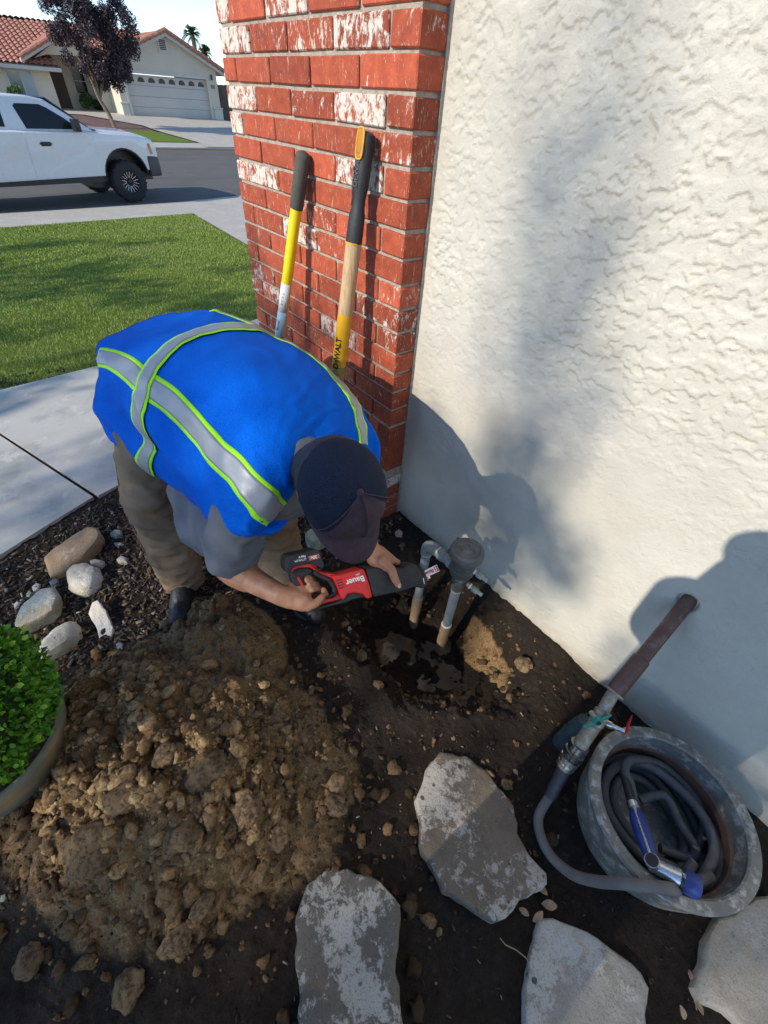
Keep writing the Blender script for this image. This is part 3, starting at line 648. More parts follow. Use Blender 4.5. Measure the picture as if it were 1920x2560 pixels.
# ================================================================== PLUMBING IN THE HOLE
MPVC=simple('grey_pvc',(.24,.265,.265),.5,0,.2,40,.0006,150)
MPVD=simple('dark_grey_plastic',(.105,.105,.095),.42,0,.2,50,.0005,150)
MBK=simple('black_plastic',(.018,.018,.02),.38,0,.2,60)
MWH=simple('white_primer',(.75,.73,.66),.5,0,.08,60)
t=NT('soil_caked_pvc'); v=t.co('World'); n=t.noise(v,60,6,.7); t.col(t.mix(t.ramp(n,[(.38,0.),(.46,1.)]),(.30,.29,.25),(.34,.22,.12))).rough(.9); t.bump(n,.004,1); MPM=t.m
bp=empty('backflow_preventer',(.6,-.135,-.27),'grey plastic vacuum breaker on two riser pipes standing in the dug hole','valve')
P2=(.600,-.135); P1=(.430,-.145)
MB().tube([(P2[0],P2[1],-.09),(P2[0],P2[1],.17)],.0185,20).build('pipe',MPVC,bp,True)
rg=lambda n:[random.uniform(.94,1.12) for _ in range(n)]
o=MB().tube([(P2[0],P2[1],-.34+.025*k) for k in range(11)],[.021*k for k in rg(11)],16).build('pipe',MPM,bp,True); o['label']='soil caked lower pipe'
MB().lathe([(.019,-.005),(.021,-.004),(.021,.003),(.0185,.005)],(P2[0],P2[1],-.085),n=24).build('glue_ring',MWH,bp,True)
MB().lathe([(.0235,0),(.0245,.004),(.0245,.055),(.027,.06),(.027,.068),(.024,.074)],(P2[0],P2[1],.165),n=28).build('union',MPVD,bp,True)
MB().lathe([(.0195,0),(.0225,.002),(.0225,.006),(.019,.008)],(P2[0],P2[1],.158),n=24).build('glue_ring',MWH,bp,True)
MB().lathe([(.024,0),(.0275,.003),(.0275,.006),(.022,.008)],(P2[0],P2[1],.236),n=24).build('glue_ring',MWH,bp,True)
MB().lathe([(.024,.24),(.040,.256),(.045,.27),(.0455,.292),(.047,.293),(.047,.297),(.0455,.298),(.0455,.315),(.047,.316),(.047,.320),(.0455,.321),(.0455,.352)],(P2[0],P2[1],0),n=36).build('valve_body',MPVD,bp,True)
MB().lathe([(.045,.348),(.058,.352),(.062,.360),(.062,.374),(.0585,.386),(.050,.391),(.047,.3905),(.045,.387),(.038,.389),(.028,.3915),(.024,.389),(.012,.393),(.004,.394)],(P2[0],P2[1],0),n=48).build('cap',simple('scuffed_grey_cap',(.115,.118,.11),.5,0,.35,25,.001,90),bp,True)
for a in (.3,2.2,4.4):
    MB().ball((P2[0]+.018*math.cos(a),P2[1]+.018*math.sin(a),.391),(.005,.005,.003)).build('screw',MPVD,bp,True)
ez=.262
MB().tube([(P1[0],P1[1],-.09),(P1[0],P1[1],.235)],.0180,20).build('pipe',MPVC,bp,True)
MB().tube([(P1[0],P1[1],-.30+.025*k) for k in range(10)],[.0205*k for k in rg(10)],16).build('pipe',MPM,bp,True)['label']='soil caked lower pipe'
MB().lathe([(.0185,0),(.0215,.002),(.0215,.007),(.018,.009)],(P1[0],P1[1],-.095),n=24).build('glue_ring',MWH,bp,True)
MB().lathe([(.0185,0),(.0225,.002),(.0225,.006),(.018,.008)],(P1[0],P1[1],.215),n=24).build('glue_ring',MWH,bp,True)
dx=Vector((P2[0]-P1[0],P2[1]-P1[1],0)).normalized(); e0=Vector((P1[0],P1[1],ez))
arc=[e0+Vector((0,0,-.040))]+[e0+dx*(.03*(1-math.cos(a)))+Vector((0,0,-.01+.03*math.sin(a)-.01)) for a in (0,.35,.7,1.05,1.4)]+[e0+dx*.050+Vector((0,0,.012))]
MB().tube(arc,[.0235,.0235,.0245,.025,.025,.0245,.0235],20).build('elbow',simple('elbow_pvc',(.27,.27,.26),.55,0,.2,40),bp,True)
h=e0+Vector((0,0,.012))
MB().lathe([(.018,.0),(.021,.001),(.021,.012),(.0185,.013)],h+dx*.050,dx,24).build('glue_ring',simple('yellow_glue',(.62,.58,.42),.5),bp,True)
MB().lathe([(.024,.060),(.0255,.062),(.0255,.086),(.022,.089),(.022,.110),(.0265,.112),(.0265,.128),(.022,.130),(.022,.150)],h,dx,8).build('coupling',MPVC,bp,True)
kb_=Vector((.545,-.085,.34)); hp=h+dx*.09
MB().tube([hp+Vector((0,.01,.0)),hp+Vector((.002,.035,.03))],.013,14).tube([hp+Vector((.0,.030,.022)),hp+Vector((.004,.062,.062))],[.009,.010],12,squash=1.6).build('shutoff_lever',MBK,bp,True,.002)
for zc,l in ((.300,0),(.215,0)):
    c=Vector((P2[0]+.030,P2[1]+.012,zc)); d=Vector((.93,.28,-.25)).normalized()
    MB().tube([c,c+d*.03],.009,14).tube([c+d*.026,c+d*.048],.0125,8).tube([c+d*.047,c+d*.068],.008,14).build('test_cock',MPVC if zc>.25 else simple('teal_grey_plastic',(.17,.22,.20),.5),bp,True)
    MB().tube([c+d*.012,c+d*.017],.0115,14).build('glue_ring',MWH,bp,True)
bp.location.z+=.024; bp.location.x+=.006
pc=onz(870,1600,-.20); ps=empty('capped_stub',(pc.x,pc.y,-.26),'short stub pipe with a clear ribbed cap standing in muddy water','pipe')
MB().tube([(pc.x,pc.y,-.28),(pc.x,pc.y,-.145)],.012,16).build('pipe',MPM,ps,True)
t=NT('clear_cap'); t.col((.62,.66,.62)).rough(.12); t.b.inputs['Transmission Weight'].default_value=.55; 
mb=MB(); mb.lathe([(.013,-.150),(.0145,-.148),(.0145,-.142),(.0132,-.141),(.0132,-.136),(.0145,-.135),(.0145,-.115),(.012,-.106),(.004,-.103)],(pc.x,pc.y,0),n=24); mb.build('cap',t.m,ps,True)
# ================================================================== HOSE BIB ON THE WALL
MCU=(lambda t:(t.col(t.mix(t.ramp(t.noise(t.co('World'),45,6,.7),[(.55,0.),(.68,.45)]),t.ramp(t.noise(t.co('World',(1,1,1)),20,5),[(.3,(.105,.055,.042)),(.7,(.17,.095,.072))]),(.24,.27,.25))).rough(.55,.35),t.bump(t.noise(t.co('World'),120,4),.001,.5),t.m)[2])(NT('aged_copper'))
MBS=(lambda t:(t.col(t.mix(t.ramp(t.noise(t.co('World'),60,6,.7),[(.45,0.),(.6,.8)]),(.34,.24,.16),(.36,.44,.40))).rough(.5,.45),t.m)[1])(NT('crusty_brass'))
MSV=simple('silver_ring',(.72,.72,.71),.25,1,.05,40)
MCH=simple('dark_chrome',(.16,.16,.165),.25,.9,.1,40)
hb=empty('hose_faucet',(1.19,.1,.55),'aged copper pipe leaving the wall with brass tap and green handle','faucet')
a0=Vector((1.186,.125,.560)); a1=ony(1530,1738,-.165); a2=ony(1500,1790,-.215)
dd=(a1-a0).normalized()
MB().tube([a0,a0.lerp(a1,.72)],.0195,24).build('pipe',MCU,hb,True)
MB().tube([a0.lerp(a1,.62),a0.lerp(a1,.63),a0.lerp(a1,.97),a0.lerp(a1,.985)],[.0205,.0235,.0235,.020],24).build('sleeve',MCU,hb,True)
MB().tube([a0.lerp(a1,.965),a0.lerp(a1,.985)],.0275,20).build('clamp_band',MBS,hb,True,.002)
MB().tube([a1-dd*.02,a1,a2,a2+(a2-a1)*.4],[.018,.0165,.016,.016],16).tube([a2-(a2-a1)*.25,a2+(a2-a1)*.12],[.021,.021],8).build('valve_body',MBS,hb,True,.0015)
b0=a2+(a2-a1)*.3; cpl=ony(1425,1897,-.298); dn=(cpl-b0).normalized()
MB().tube([b0,cpl-dn*.055],[.018,.021],16).ball(b0,.021,14,10).build('valve_outlet',MBS,hb,True)
L=(cpl-b0).length
MB().lathe([(.018,0),(.0265,.003),(.0275,.022),(.025,.024),(.025,.028),(.029,.030),(.029,.048),(.026,.051),(.022,.056)],cpl-dn*.062,dn,28).build('vacuum_breaker',MCH,hb,True)
hv=ony(1493,1802,-.245)
hd=Vector((.70,-.45,.35)).normalized(); sidev=Vector(RC[:,0])*.85+Vector(RC[:,1])*.18; sidev=(sidev-hd*sidev.dot(hd)).normalized(); up2=hd.cross(sidev)
MGN=simple('green_handle',(.03,.24,.19),.4,0,.2,60)
mb=MB(); mb.tube([hv-sidev*.040-up2*.010,hv-sidev*.026-up2*.006,hv-sidev*.008,hv+sidev*.008,hv+sidev*.026+up2*.004,hv+sidev*.040+up2*.010],[.006,.009,.0065,.0065,.009,.006],12,squash=.6); mb.tube([hv-hd*.006,hv+hd*.006],.013,16); mb.build('handle',MGN,hb,True)['label']='green tap handle'
MB().tube([hv+hd*.005,hv+hd*.010],.006,6).build('nut',MCH,hb,True); MB().tube([hv-hd*.03,hv],.007,12).build('stem',MBS,hb,True)
rc=ony(1563,1830,-.20); r2_=ony(1530,1815,-.205)
MB().tube([r2_,rc],[.007,.006],10).tube([r2_-(rc-r2_).normalized()*.02,r2_],.010,10).build('drain_tube',MSV,hb,True)
mb=MB(); rv=ony(1570,1812,-.195); mb.tube([rc-Vector(RC[:,0])*.004-Vector(RC[:,1])*.008,rc+Vector(RC[:,0])*.006+Vector(RC[:,1])*.006,rv,ony(1580,1790,-.19)],[.004,.009,.0075,.003],10,squash=.5); mb.build('lever',simple('red_lever',(.50,.025,.02),.4),hb,True)['label']='red lever'
q0=ony(1462,1800,-.165); q1=ony(1375,1890,-.20)
MB().tube([q0,q0.lerp(q1,.25),q0.lerp(q1,.7),q1,q1+(q1-q0)*.05],[.020,.029,.032,.031,.024],20).build('insulation_tube',simple('dark_blue_foam',(.035,.055,.065),.75,0,.5,25,.002,80),hb,True)
# ================================================================== GARDEN HOSE
MHO=simple('grey_brown_hose',(.15,.135,.125),.6,0,.15,30,.0008,400)
MH2=simple('charcoal_hose',(.075,.08,.085),.6,0,.2,40,.0008,400)
def spline(pts,n=12):
    pts=[Vector(p) for p in pts]; out=[]
    for i in range(len(pts)-1):
        p0=pts[max(i-1,0)];p1=pts[i];p2=pts[i+1];p3=pts[min(i+2,len(pts)-1)]
        for k in range(n):
            t=k/n; out.append(.5*((2*p1)+(p2-p0)*t+(2*p0-5*p1+4*p2-p3)*t*t+(3*p1-p0-3*p2+p3)*t**3))
    out.append(pts[-1]); return out
ho=empty('garden_hose',(1.26,-.3,.02),'dark grey garden hose coiled inside the metal tub with a blue spray nozzle','hose')
c0=cpl; c1=cpl+dn*.035
MB().lathe([(.0225,.0),(.0275,.001),(.0275,.017),(.024,.019),(.024,.021),(.0255,.022),(.0255,.038),(.018,.040)],cpl-dn*.006,dn,28).build('coupling_ring',MSV,ho,True)
g0=onz(1375,1990,.055)
MB().tube([cpl+dn*.026,cpl.lerp(g0,.45),g0],[.0190,.0185,.0165],20).build('hose_cuff',simple('black_cuff',(.045,.045,.06),.5,0,.2,40),ho,True)
TC=Vector((1.466,-.206,0)); TR=.182; TH=.20
path=[g0+(cpl-g0)*.1,g0,onz(1347,2040,.035),onz(1352,2090,.035),onz(1378,2140,.04),onz(1430,2185,.075),onz(1490,2203,.13),onz(1550,2208,.19),onz(1620,2215,.222),onz(1680,2222,.225),TC+Vector((.10,-.13,.17)),TC+Vector((.15,-.02,.13))]
MB().tube(spline(path,10),.0135,16).build('hose_run',MHO,ho,True)
lp=[];r=random.Random(11)
for k in range(0,5*14+1):
    a=-.2+k/14*2*math.pi; rad=.160-.030*((k//14)%3)-.012*math.sin(a*1.5+k*.2); lp.append(TC+Vector((rad*math.cos(a)*1.0,rad*math.sin(a),.035+.020*k/14+.016*math.sin(a*.5+k*.13)+.006*math.sin(a*3))))
MB().tube(spline(lp,3),.0135,12).build('hose_coil',MH2,ho,True)
lp=[onz(1558,1960,.105),onz(1572,1908,.15),onz(1640,1905,.145),onz(1720,1960,.12),onz(1745,2080,.09),onz(1680,2150,.07),onz(1600,2120,.06)]
lp2=[onz(1600,2000,.10),onz(1660,1990,.12),onz(1700,2060,.11),onz(1738,2120,.10),onz(1720,2145,.08),onz(1650,2120,.08)]
lp0=[onz(1583,2000,.165),onz(1575,1960,.168),onz(1562,1925,.165),onz(1580,1900,.155),onz(1650,1912,.12),onz(1730,1985,.10),onz(1760,2060,.08),onz(1730,2130,.06),onz(1650,2160,.05)]
MB().tube(spline(lp0,8),.0125,12).build('hose_loop',MH2,ho,True)
MB().tube(spline(lp2,8),.0125,12).build('hose_loop',MH2,ho,True)
# spray nozzle
MBL=simple('royal_blue_grip',(.022,.045,.20),.4,0,.15,60,.0006,300)
n0=onz(1578,1985,.175);n1=onz(1583,2015,.185);n2=onz(1628,2145,.215);n3=onz(1634,2162,.218); nx=(n2-n1).normalized()
MB().tube([n1-nx*.010,n1-nx*.009,n1+nx*.009,n1+nx*.010],[.013,.0155,.0155,.013],20).build('nozzle_collar',MSV,ho,True)
MB().tube([n0-nx*.06,n1-nx*.01],[.0125,.0125],16).build('hose_end',simple('black_hose_end',(.02,.022,.025),.5),ho,True)
gr=MB().tube([n1+nx*.010,n1+nx*.022,n1.lerp(n2,.35),n1.lerp(n2,.65),n1.lerp(n2,.9),n2],[.012,.0185,.0205,.020,.017,.014],20).build('nozzle_grip',MBL,ho,True)
MAL=simple('brushed_nozzle_metal',(.60,.60,.60),.28,.9,.06,60)
tw=(Vector(CAM)-n1.lerp(n2,.5)).normalized(); tw=(tw-nx*tw.dot(nx)).normalized()
MB().tube([n1+nx*.010+tw*.012,n1+nx*.03+tw*.0165,n1.lerp(n2,.5)+tw*.0195,n2+tw*.0125],[.010,.0035,.003,.006],10,squash=.7).build('spine_strip',MAL,gr,True)
hx=onz(1705,2200,.23)-n3; hx.normalize(); he=onz(1700,2195,.228)
MB().tube([n2-hx*.006,n3,n3.lerp(he,.4),he],[.014,.0185,.0175,.0205],20).build('nozzle_head',MAL,ho,True)
MB().tube([n3+tw*.010,n3+tw*.021],.0165,20).tube([n3+tw*.020,n3+tw*.0225],.0150,20).build('trigger_hub',MAL,ho,True)
MB().tube([n3+tw*.0222,n3+tw*.0245],.0145,20).build('hub_pad',MBK,ho,True)
MB().tube([he-hx*.001,he+hx*.006],.0225,24).build('black_ring',MBK,ho,True)
HX=hx
dial=MB().tube([he+hx*.006,he+hx*.010,he+hx*.034,he+hx*.040],[.0225,.0255,.0262,.022],18).build('nozzle_dial',MBL,ho,True,0)
# ================================================================== METAL TUB
MZN=(lambda t:(t.col(t.mix(t.ramp(t.noise(t.co('World'),28,6,.7),[(.50,0.),(.62,.85)]),t.ramp(t.noise(t.co('World'),11,6,.7),[(.3,(.12,.125,.115)),(.7,(.25,.245,.215))]),(.46,.46,.43))).rough(.62,.35),t.bump(t.noise(t.co('World'),60,5,.7),.0012,.6),t.m)[2])(NT('weathered_zinc'))
MRU=(lambda t:(t.col(t.ramp(t.noise(t.co('World'),14,6,.6),[(.3,(.085,.05,.035)),(.7,(.17,.095,.06))])).rough(.85),t.bump(t.noise(t.co('World'),60,5,.7),.002,.6),t.m)[2])(NT('rusty_inner_band'))
tub=empty('metal_tub',(TC.x,TC.y,0),'round weathered zinc tub beside the wall holding the coiled hose','tub')
wob=lambda o_: None
MB().lathe([(0.1627,.0),(0.1769,.012),(0.1910,.06),(0.1996,.12),(0.2029,.17),(0.2061,.188),(0.2067,.196)],TC,n=72,cap=(1,0)).build('tub_wall',MZN,tub,True)
MB().lathe([(0.2051,.190),(0.2105,.195),(0.2110,.203),(0.2061,.208),(0.1845,.209),(0.1796,.205),(0.1790,.197),(0.1823,.192)],TC,n=72,closed=True).build('rim',MZN,tub,True)
mb=MB(); n=72; Vv=[]; pr_=[(0.1801,.200),(0.1769,.17),(0.1736,.12),(0.1714,.075),(0.1627,.03),(0.1085,.022),(.004,.021)]
mb.lathe(pr_,TC,n=72,cap=(0,1)); mb.build('inner_wall',MZN,tub,True)
MB().lathe([(0.1763,.150),(0.1698,.146),(0.1676,.100),(0.1709,.092)],TC,n=72,cap=(0,0)).build('rust_band',MRU,tub,True)
# ================================================================== POT AND BOXWOOD
MPT=(lambda t:(t.col(t.mix(t.ramp(t.noise(t.co('World',(1,1,2.5)),5,5,.6),[(.46,0.),(.62,1.)]),t.ramp(t.noise(t.co('World'),7,5),[(.3,(.12,.145,.115)),(.7,(.21,.22,.17))]),(.36,.25,.13))).rough(.8),t.bump(t.noise(t.co('World'),50,6,.7),.004,.6),t.m)[2])(NT('mottled_stoneware'))
PC=Vector((.20,-1.57,0)); pz=gh(.1,-1.6)
pot=empty('plant_pot',(PC.x,PC.y,pz),'mottled brown and green stoneware pot at the left edge','pot')
MB().lathe([(.10,0),(.118,.006),(.150,.06),(.178,.13),(.190,.18),(.198,.21),(.200,.225),(.197,.236),(.190,.239),(.182,.232)],(PC.x,PC.y,0),n=64,cap=(1,0)).build('pot_wall',MPT,pot,True)
MB().lathe([(.182,.228),(.1,.222),(.005,.224)],(PC.x,PC.y,0),n=40,cap=(0,1)).build('potting_soil',MDIRT,pot,True)
# shrub
sh=empty('boxwood_shrub',(PC.x,PC.y,.22),'clipped bright green boxwood ball growing in the stoneware pot','shrub')
def leafproto():
    V=[];Fc=[];n=5
    for a in range(n+1):
        tt=a/n; w=.38*math.sin(math.pi*min(1,tt*.92+.06))**.75
        for k in (-1,0,1): V.append((tt,w*k,.18*abs(k)*w+.22*math.sin(tt*2.6)*.4))
    for a in range(n):
        for k in (0,1): b=a*3+k; Fc.append((b,b+1,b+4,b+3))
    return np.array(V),np.array(Fc)
lpv,lpf=leafproto(); T=[];A=[];r=random.Random(5); SC=Vector((PC.x,PC.y,.375)); SR=.222
for i in range(7000):
    d=Vector((r.gauss(0,1),r.gauss(0,1),r.gauss(0,1))).normalized()
    if d.z<-.55: continue
    rad=SR*(1+.09*mn.noise(d*3.5)+.05*mn.noise(d*9))*(1-.22*r.random()**2.2); p=SC+Vector((d.x*rad,d.y*rad,d.z*rad*.92))
    q=(d+Vector((r.gauss(0,.55),r.gauss(0,.55),r.gauss(0,.55)+.25))).normalized(); sz=r.uniform(.011,.020)
    xax=q; yax=xax.cross(Vector((r.gauss(0,1),r.gauss(0,1),r.gauss(0,1)))).normalized(); zax=xax.cross(yax); Rm=np.array([xax,yax,zax]).T
    T.append((p,(sz,sz,sz),Rm)); A.append(r.random())
v,f=inst_merge([(lpv,lpf)],T,1); att=np.repeat(np.array(A),len(lpv)); att=np.stack([att,att,att,att*0+1],1)
t=NT('boxwood_leaf'); a=t.n('VertexColor',layer_name='kind_of_soil'); s=t.n('SeparateColor'); t.l(a.outputs[0],s.inputs[0])
t.col(t.ramp(s.outputs[0],[(0,(.045,.15,.012)),(.5,(.085,.26,.018)),(.85,(.17,.42,.03)),(1,(.34,.52,.05))])).rough(.38,spec=.5); t.b.inputs['Subsurface Weight'].default_value=0
o=link('leaves',npmesh('leaves',v,f,att),t.m,sh); o['kind']='stuff'; o.data.polygons.foreach_set('use_smooth',[True]*len(o.data.polygons))
bm_=MB(); V_,F_=lump_proto(4,.12,90,2.5); bm_.add(V_*SR*.80+np.array(SC),F_); bm_.build('shade_core',simple('inner_leaf_shadow_mass',(.018,.045,.010),.9,0,.4,60,.02,60),sh,True)  # solid dark core: shade between the leaves put into its colour
MB().tube([(PC.x,PC.y,.20),(PC.x,PC.y,.36)],.012,8).build('stem',simple('shrub_stem',(.12,.08,.05),.9),sh,True)
# ================================================================== THE WORKER
MSK=(lambda t:(t.col(t.ramp(t.noise(t.co('World'),30,5,.6),[(.3,(.34,.155,.085)),(.55,(.42,.21,.125)),(.75,(.50,.27,.17))])).rough(.5,spec=.4),t.bump(t.noise(t.co('World'),350,4),.0006,.5),setattr(t.b.inputs['Subsurface Weight'],'default_value',.08),setattr(t.b.inputs['Subsurface Radius'],'default_value',(.01,.004,.002)),t.m)[-1])(NT('skin'))
man=empty('person',(.1,-.80,0),'worker bending over the hole in blue safety vest, dark cap and brown trousers','person')
# saw frame -------------------------------------------------------
SD=1.29; SO=at(880,1450,SD); _t=math.radians(24); sx=Vector(RC[:,0])*math.cos(_t)-Vector(RC[:,2])*math.sin(_t); sy=Vector(RC[:,1]); sz=Vector(RC[:,2])*math.cos(_t)+Vector(RC[:,0])*math.sin(_t)
def sp(u,v,z=0.):
    c=Vector(CAM); d=Vector(ray(u,v)); return c+d*((SO-c).dot(sz)/d.dot(sz))+sz*z
sp_w=lambda u,v: sp(u,v,.0)
# joints
HR=Vector((-.235,-.83,.74)); HL=Vector((-.20,-.62,.77)); KR=at(372,1238,1.50); KL=Vector((.12,-.63,.43))
AR=Vector((-.125,-.93,.085)); AL=Vector((.13,-.60,.055))
SR_=at(600,1270,1.13); SL_=at(845,1095,1.30); NB=Vector((.37,-.62,.86)); HC=at(850,1226,.96)
ER=at(575,1420,1.27); WR=sp_w(700,1487); EL=at(878,1215,1.44); WL=at(925,1372,1.33)
# head frame
hT=(Vector(-RC@np.array([0,0,-1.]))*.86+Vector(RC[:,0])*.42+Vector(RC[:,1])*-.12).normalized()      # crown direction
fD=(-Vector(RC[:,1])*1.0+Vector(RC[:,0])*.50); fD=(fD-hT*fD.dot(hT)).normalized(); hS=fD.cross(hT)
HRot=Matrix((hS,fD,hT)).transposed()
def hp_(x,y,z): return HC+hS*x+fD*y+hT*z
b=MB()
# torso and legs under the clothes
b.chain([HR.lerp(HL,.5),HR.lerp(HL,.5).lerp(NB,.5)+Vector((0,0,.0)),NB-Vector((.08,0,.05))],[.09,.10,.085],16)
b.chain([SR_.lerp(SL_,.5)-Vector((.02,0,.05)),SR_+Vector((0,0,-.02))],[.07,.055]).chain([SR_.lerp(SL_,.5)-Vector((.02,0,.05)),SL_+Vector((0,0,-.02))],[.07,.05])
for H_,K_,A_ in ((HR,KR,AR),(HL,KL,AL)):
    b.chain([H_,K_,A_+Vector((0,0,.03))],[.082,.055,.042]); f_=Vector((.85,-.35,0)) if A_ is AR else Vector((.95,.05,0))
    b.chain([A_+Vector((0,0,.0)),A_+f_*.12+Vector((0,0,-.03))],[.04,.03])
b.chain([SR_,ER,WR],[.058,.044,.029],18); b.caps(ER.lerp(WR,.12),.047,ER.lerp(WR,.35),.044)
b.chain([SL_,EL,WL],[.056,.043,.029],18)
# neck and head
b.caps(NB,.062,HC-hT*.06-fD*.02,.055,18)
b.ball(hp_(0,-.012,.012),(.077,.096,.093),28,18,HRot)
b.ball(hp_(0,.035,-.045),(.060,.060,.068),24,16,HRot)
b.ball(hp_(0,.062,-.088),(.032,.026,.024),16,10,HRot)                  # chin
b.caps(hp_(0,.088,-.012),.008,hp_(0,.108,-.040),.013)                  # nose
b.caps(hp_(-.018,.096,-.065),.006,hp_(.018,.096,-.065),.006)           # lips
b.caps(hp_(-.018,.092,-.076),.007,hp_(.018,.092,-.076),.007)
for s in (-1,1):
    b.caps(hp_(s*.016,.086,.012),.008,hp_(s*.048,.072,.010),.007)      # brow
    b.ball(hp_(s*.040,.060,-.035),(.022,.022,.02),14,10,HRot)          # cheek
    b.ball(hp_(s*.078,-.014,-.018),(.009,.020,.032),14,10,HRot); b.ball(hp_(s*.084,-.022,-.010),(.006,.016,.020),14,10,HRot)   # ear
# right hand: fist round the rear handle of the saw
pm=sp(745,1497,.015)
b.caps(WR,.030,WR.lerp(pm,.6),.032); 
b.caps(sp(728,1490,.008),.030,sp(752,1500,.020),.029); b.caps(sp(735,1480,-.004),.028,sp(756,1480,.004),.026)
for pts,rr in ([sp(757,1485,-.012),sp(790,1474,-.038),sp(785,1450,-.018),sp(768,1443,.012),sp(762,1447,.024)],.0098),\
              ([sp(758,1490,-.008),sp(796,1484,-.034),sp(793,1462,-.010),sp(776,1456,.014),sp(768,1459,.026)],.0100),\
              ([sp(760,1498,-.004),sp(802,1492,-.028),sp(800,1474,-.004),sp(784,1469,.018),sp(775,1471,.028)],.0098),\
              ([sp(762,1506,.004),sp(800,1500,-.012),sp(812,1486,.010),sp(806,1476,.020),sp(803,1470,.024)],.0092):
    b.chain(pts,[rr*1.1,rr*1.05,rr,rr*.95,rr*.82],12)
b.chain([sp(735,1506,.020),sp(762,1510,.036),sp(783,1500,.040),sp(797,1486,.036)],[.018,.0145,.0125,.0100],12)      # thumb
# left hand: over the black boot, thumb on the camera side
wl=WL; pl=sp(955,1405,.010)
b.caps(wl,.028,wl.lerp(pl,.5),.031); b.caps(sp(938,1395,.0),.028,sp(955,1412,.018),.024); b.caps(sp(950,1385,-.012),.027,sp(975,1400,-.004),.020)
b.chain([sp(945,1400,.030),sp(962,1420,.050),sp(968,1440,.0535),sp(977,1456,.052)],[.018,.0140,.0125,.0098],12)     # thumb pointing down
for k,(u0,v0) in enumerate([(962,1392),(973,1395),(984,1400),(994,1406)]):
    b.chain([sp(u0,v0,-.004),sp(u0+12,v0+6,-.040),sp(u0+16,v0+30,-.056),sp(u0+10,v0+48,-.052)],[.0115,.0105,.0098,.0085],12)
body=remesh(b,'body',MSK,man,.0034,5,smf=.55)
for s in (-1,1):
    e=MB().ball(hp_(s*.030,.078,-.006),.0115,14,10).build('eye',simple('eye_white',(.75,.73,.70),.2),man,True)
    MB().ball(hp_(s*.030,.0868,-.009),(.005,.005,.005),10,8).build('iris',simple('brown_iris',(.03,.015,.008),.2),e,True)
nl=simple('fingernail',(.60,.38,.30),.3)
MB().ball(sp(977.5,1457,.0605),(.006,.0075,.002),12,8,Matrix((sx,sy,sz)).transposed()).build('thumb_nail',nl,man,True)
# hair showing under the cap
MHR=(lambda t:(t.col((.012,.010,.009)).rough(.6),t.bump(t.noise(t.co('World',(1,1,.3)),420,4),.002,1),t.m)[-1])(NT('short_black_hair'))
hb_=MB(); hb_.ball(hp_(0,-.026,.008),(.090,.098,.092),28,18,HRot); hb_.ball(hp_(0,-.062,-.035),(.076,.058,.060),20,12,HRot)
hb_.caps(HC-hT*.03-fD*.05,.068,NB.lerp(HC,.36),.060,20); remesh(hb_,'hair',MHR,man,.004,3)
# ------------------------------------------------------------------ cap
def m_mesh(name,c,sc,k):
    t=NT(name); v=t.co('World'); w=t.n('TexVoronoi',i_Scale=sc*4,i_Randomness=.9); t.l(v,w.inputs[0])
    h=t.ramp(w.outputs['Distance'],[(.15,0.),(.5,1.)]); t.col(t.mix(h,tuple(x*k for x in c),c)).rough(.8,spec=.15); t.bump(h,.0015,.8); return t.m
MCM=m_mesh('cap_mesh_navy',(.018,.026,.052),130,.35); MCB=simple('cap_plum_panel',(.050,.030,.045),.9,0,.2,60,.0008,500)
cp=MB(); cap=None; V=[];Fc=[];NS=48;NR=16
for i in range(NR+1):
    th=i/NR*1.62
    for k in range(NS):
        a=2*math.pi*k/NS; x=math.sin(th)*math.cos(a); y=math.sin(th)*math.sin(a); z=math.cos(th)
        seam=abs(math.sin(a*3)); fl=1+.012*(seam**.3)+.010*mn.noise(Vector((x*3,y*3,z*3)))
        fr=1+.05*max(0,math.sin(a))*math.sin(th)
        V.append(hp_(x*.096*fl,(y*.110*fr-.006)*fl,.018+z*.102*fl-.012*math.sin(a)*(th/1.6)))
for i in range(NR):
    for k in range(NS): Fc.append((i*NS+k,i*NS+(k+1)%NS,(i+1)*NS+(k+1)%NS,(i+1)*NS+k))
me=mesh(V,Fc,'cap'); me.materials.append(MCM); me.materials.append(MCB)
for p in me.polygons:
    k=p.index%NS; a=2*math.pi*(k+.5)/NS
    if math.radians(35)<a<math.radians(145): p.material_index=1
cap=link('cap',me,None,man,True); m=cap.modifiers.new('s','SOLIDIFY'); m.thickness=.0022; m.offset=1
V=[];Fc=[];n=26;k=9
for i in range(n+1):
    a=math.radians(18+144*i/n)
    for j in range(k+1):
        t_=j/k; ext=.085*math.sin(math.pi*(i/n))**.55
        x=math.cos(a)*(.095+.0*t_); y=math.sin(a)*.108+ext*t_; z=-.012*math.sin(a)*.9+.014-.03*t_*t_-.30*(x*x)*4*t_*.35-.006
        V.append(hp_(x*(1-.06*t_),y-.004,z))
for i in range(n):
    for j in range(k): q_=i*(k+1)+j; Fc.append((q_,q_+1,q_+k+2,q_+k+1))
br=link('brim',mesh(V,Fc),MCB,cap,True); m=br.modifiers.new('s','SOLIDIFY'); m.thickness=.004; m.offset=0
MB().ball(hp_(0,-.006,.1205),(.0085,.0085,.0045),14,8,HRot).build('button',MCB,cap,True)
for a in (30,90,150):                                                   # stitched seams of the crown
    a=math.radians(a); pts=[hp_(math.sin(th)*math.cos(a)*.0985,(math.sin(th)*math.sin(a)*.110*(1+.05*max(0,math.sin(a))*math.sin(th))-.006)*1.035,.018+math.cos(th)*.1085-.012*math.sin(a)*(th/1.6)) for th in [.08+i*.1 for i in range(15)]]
    MB().tube(pts,.0016,6).build('seam',MCB,cap,True)
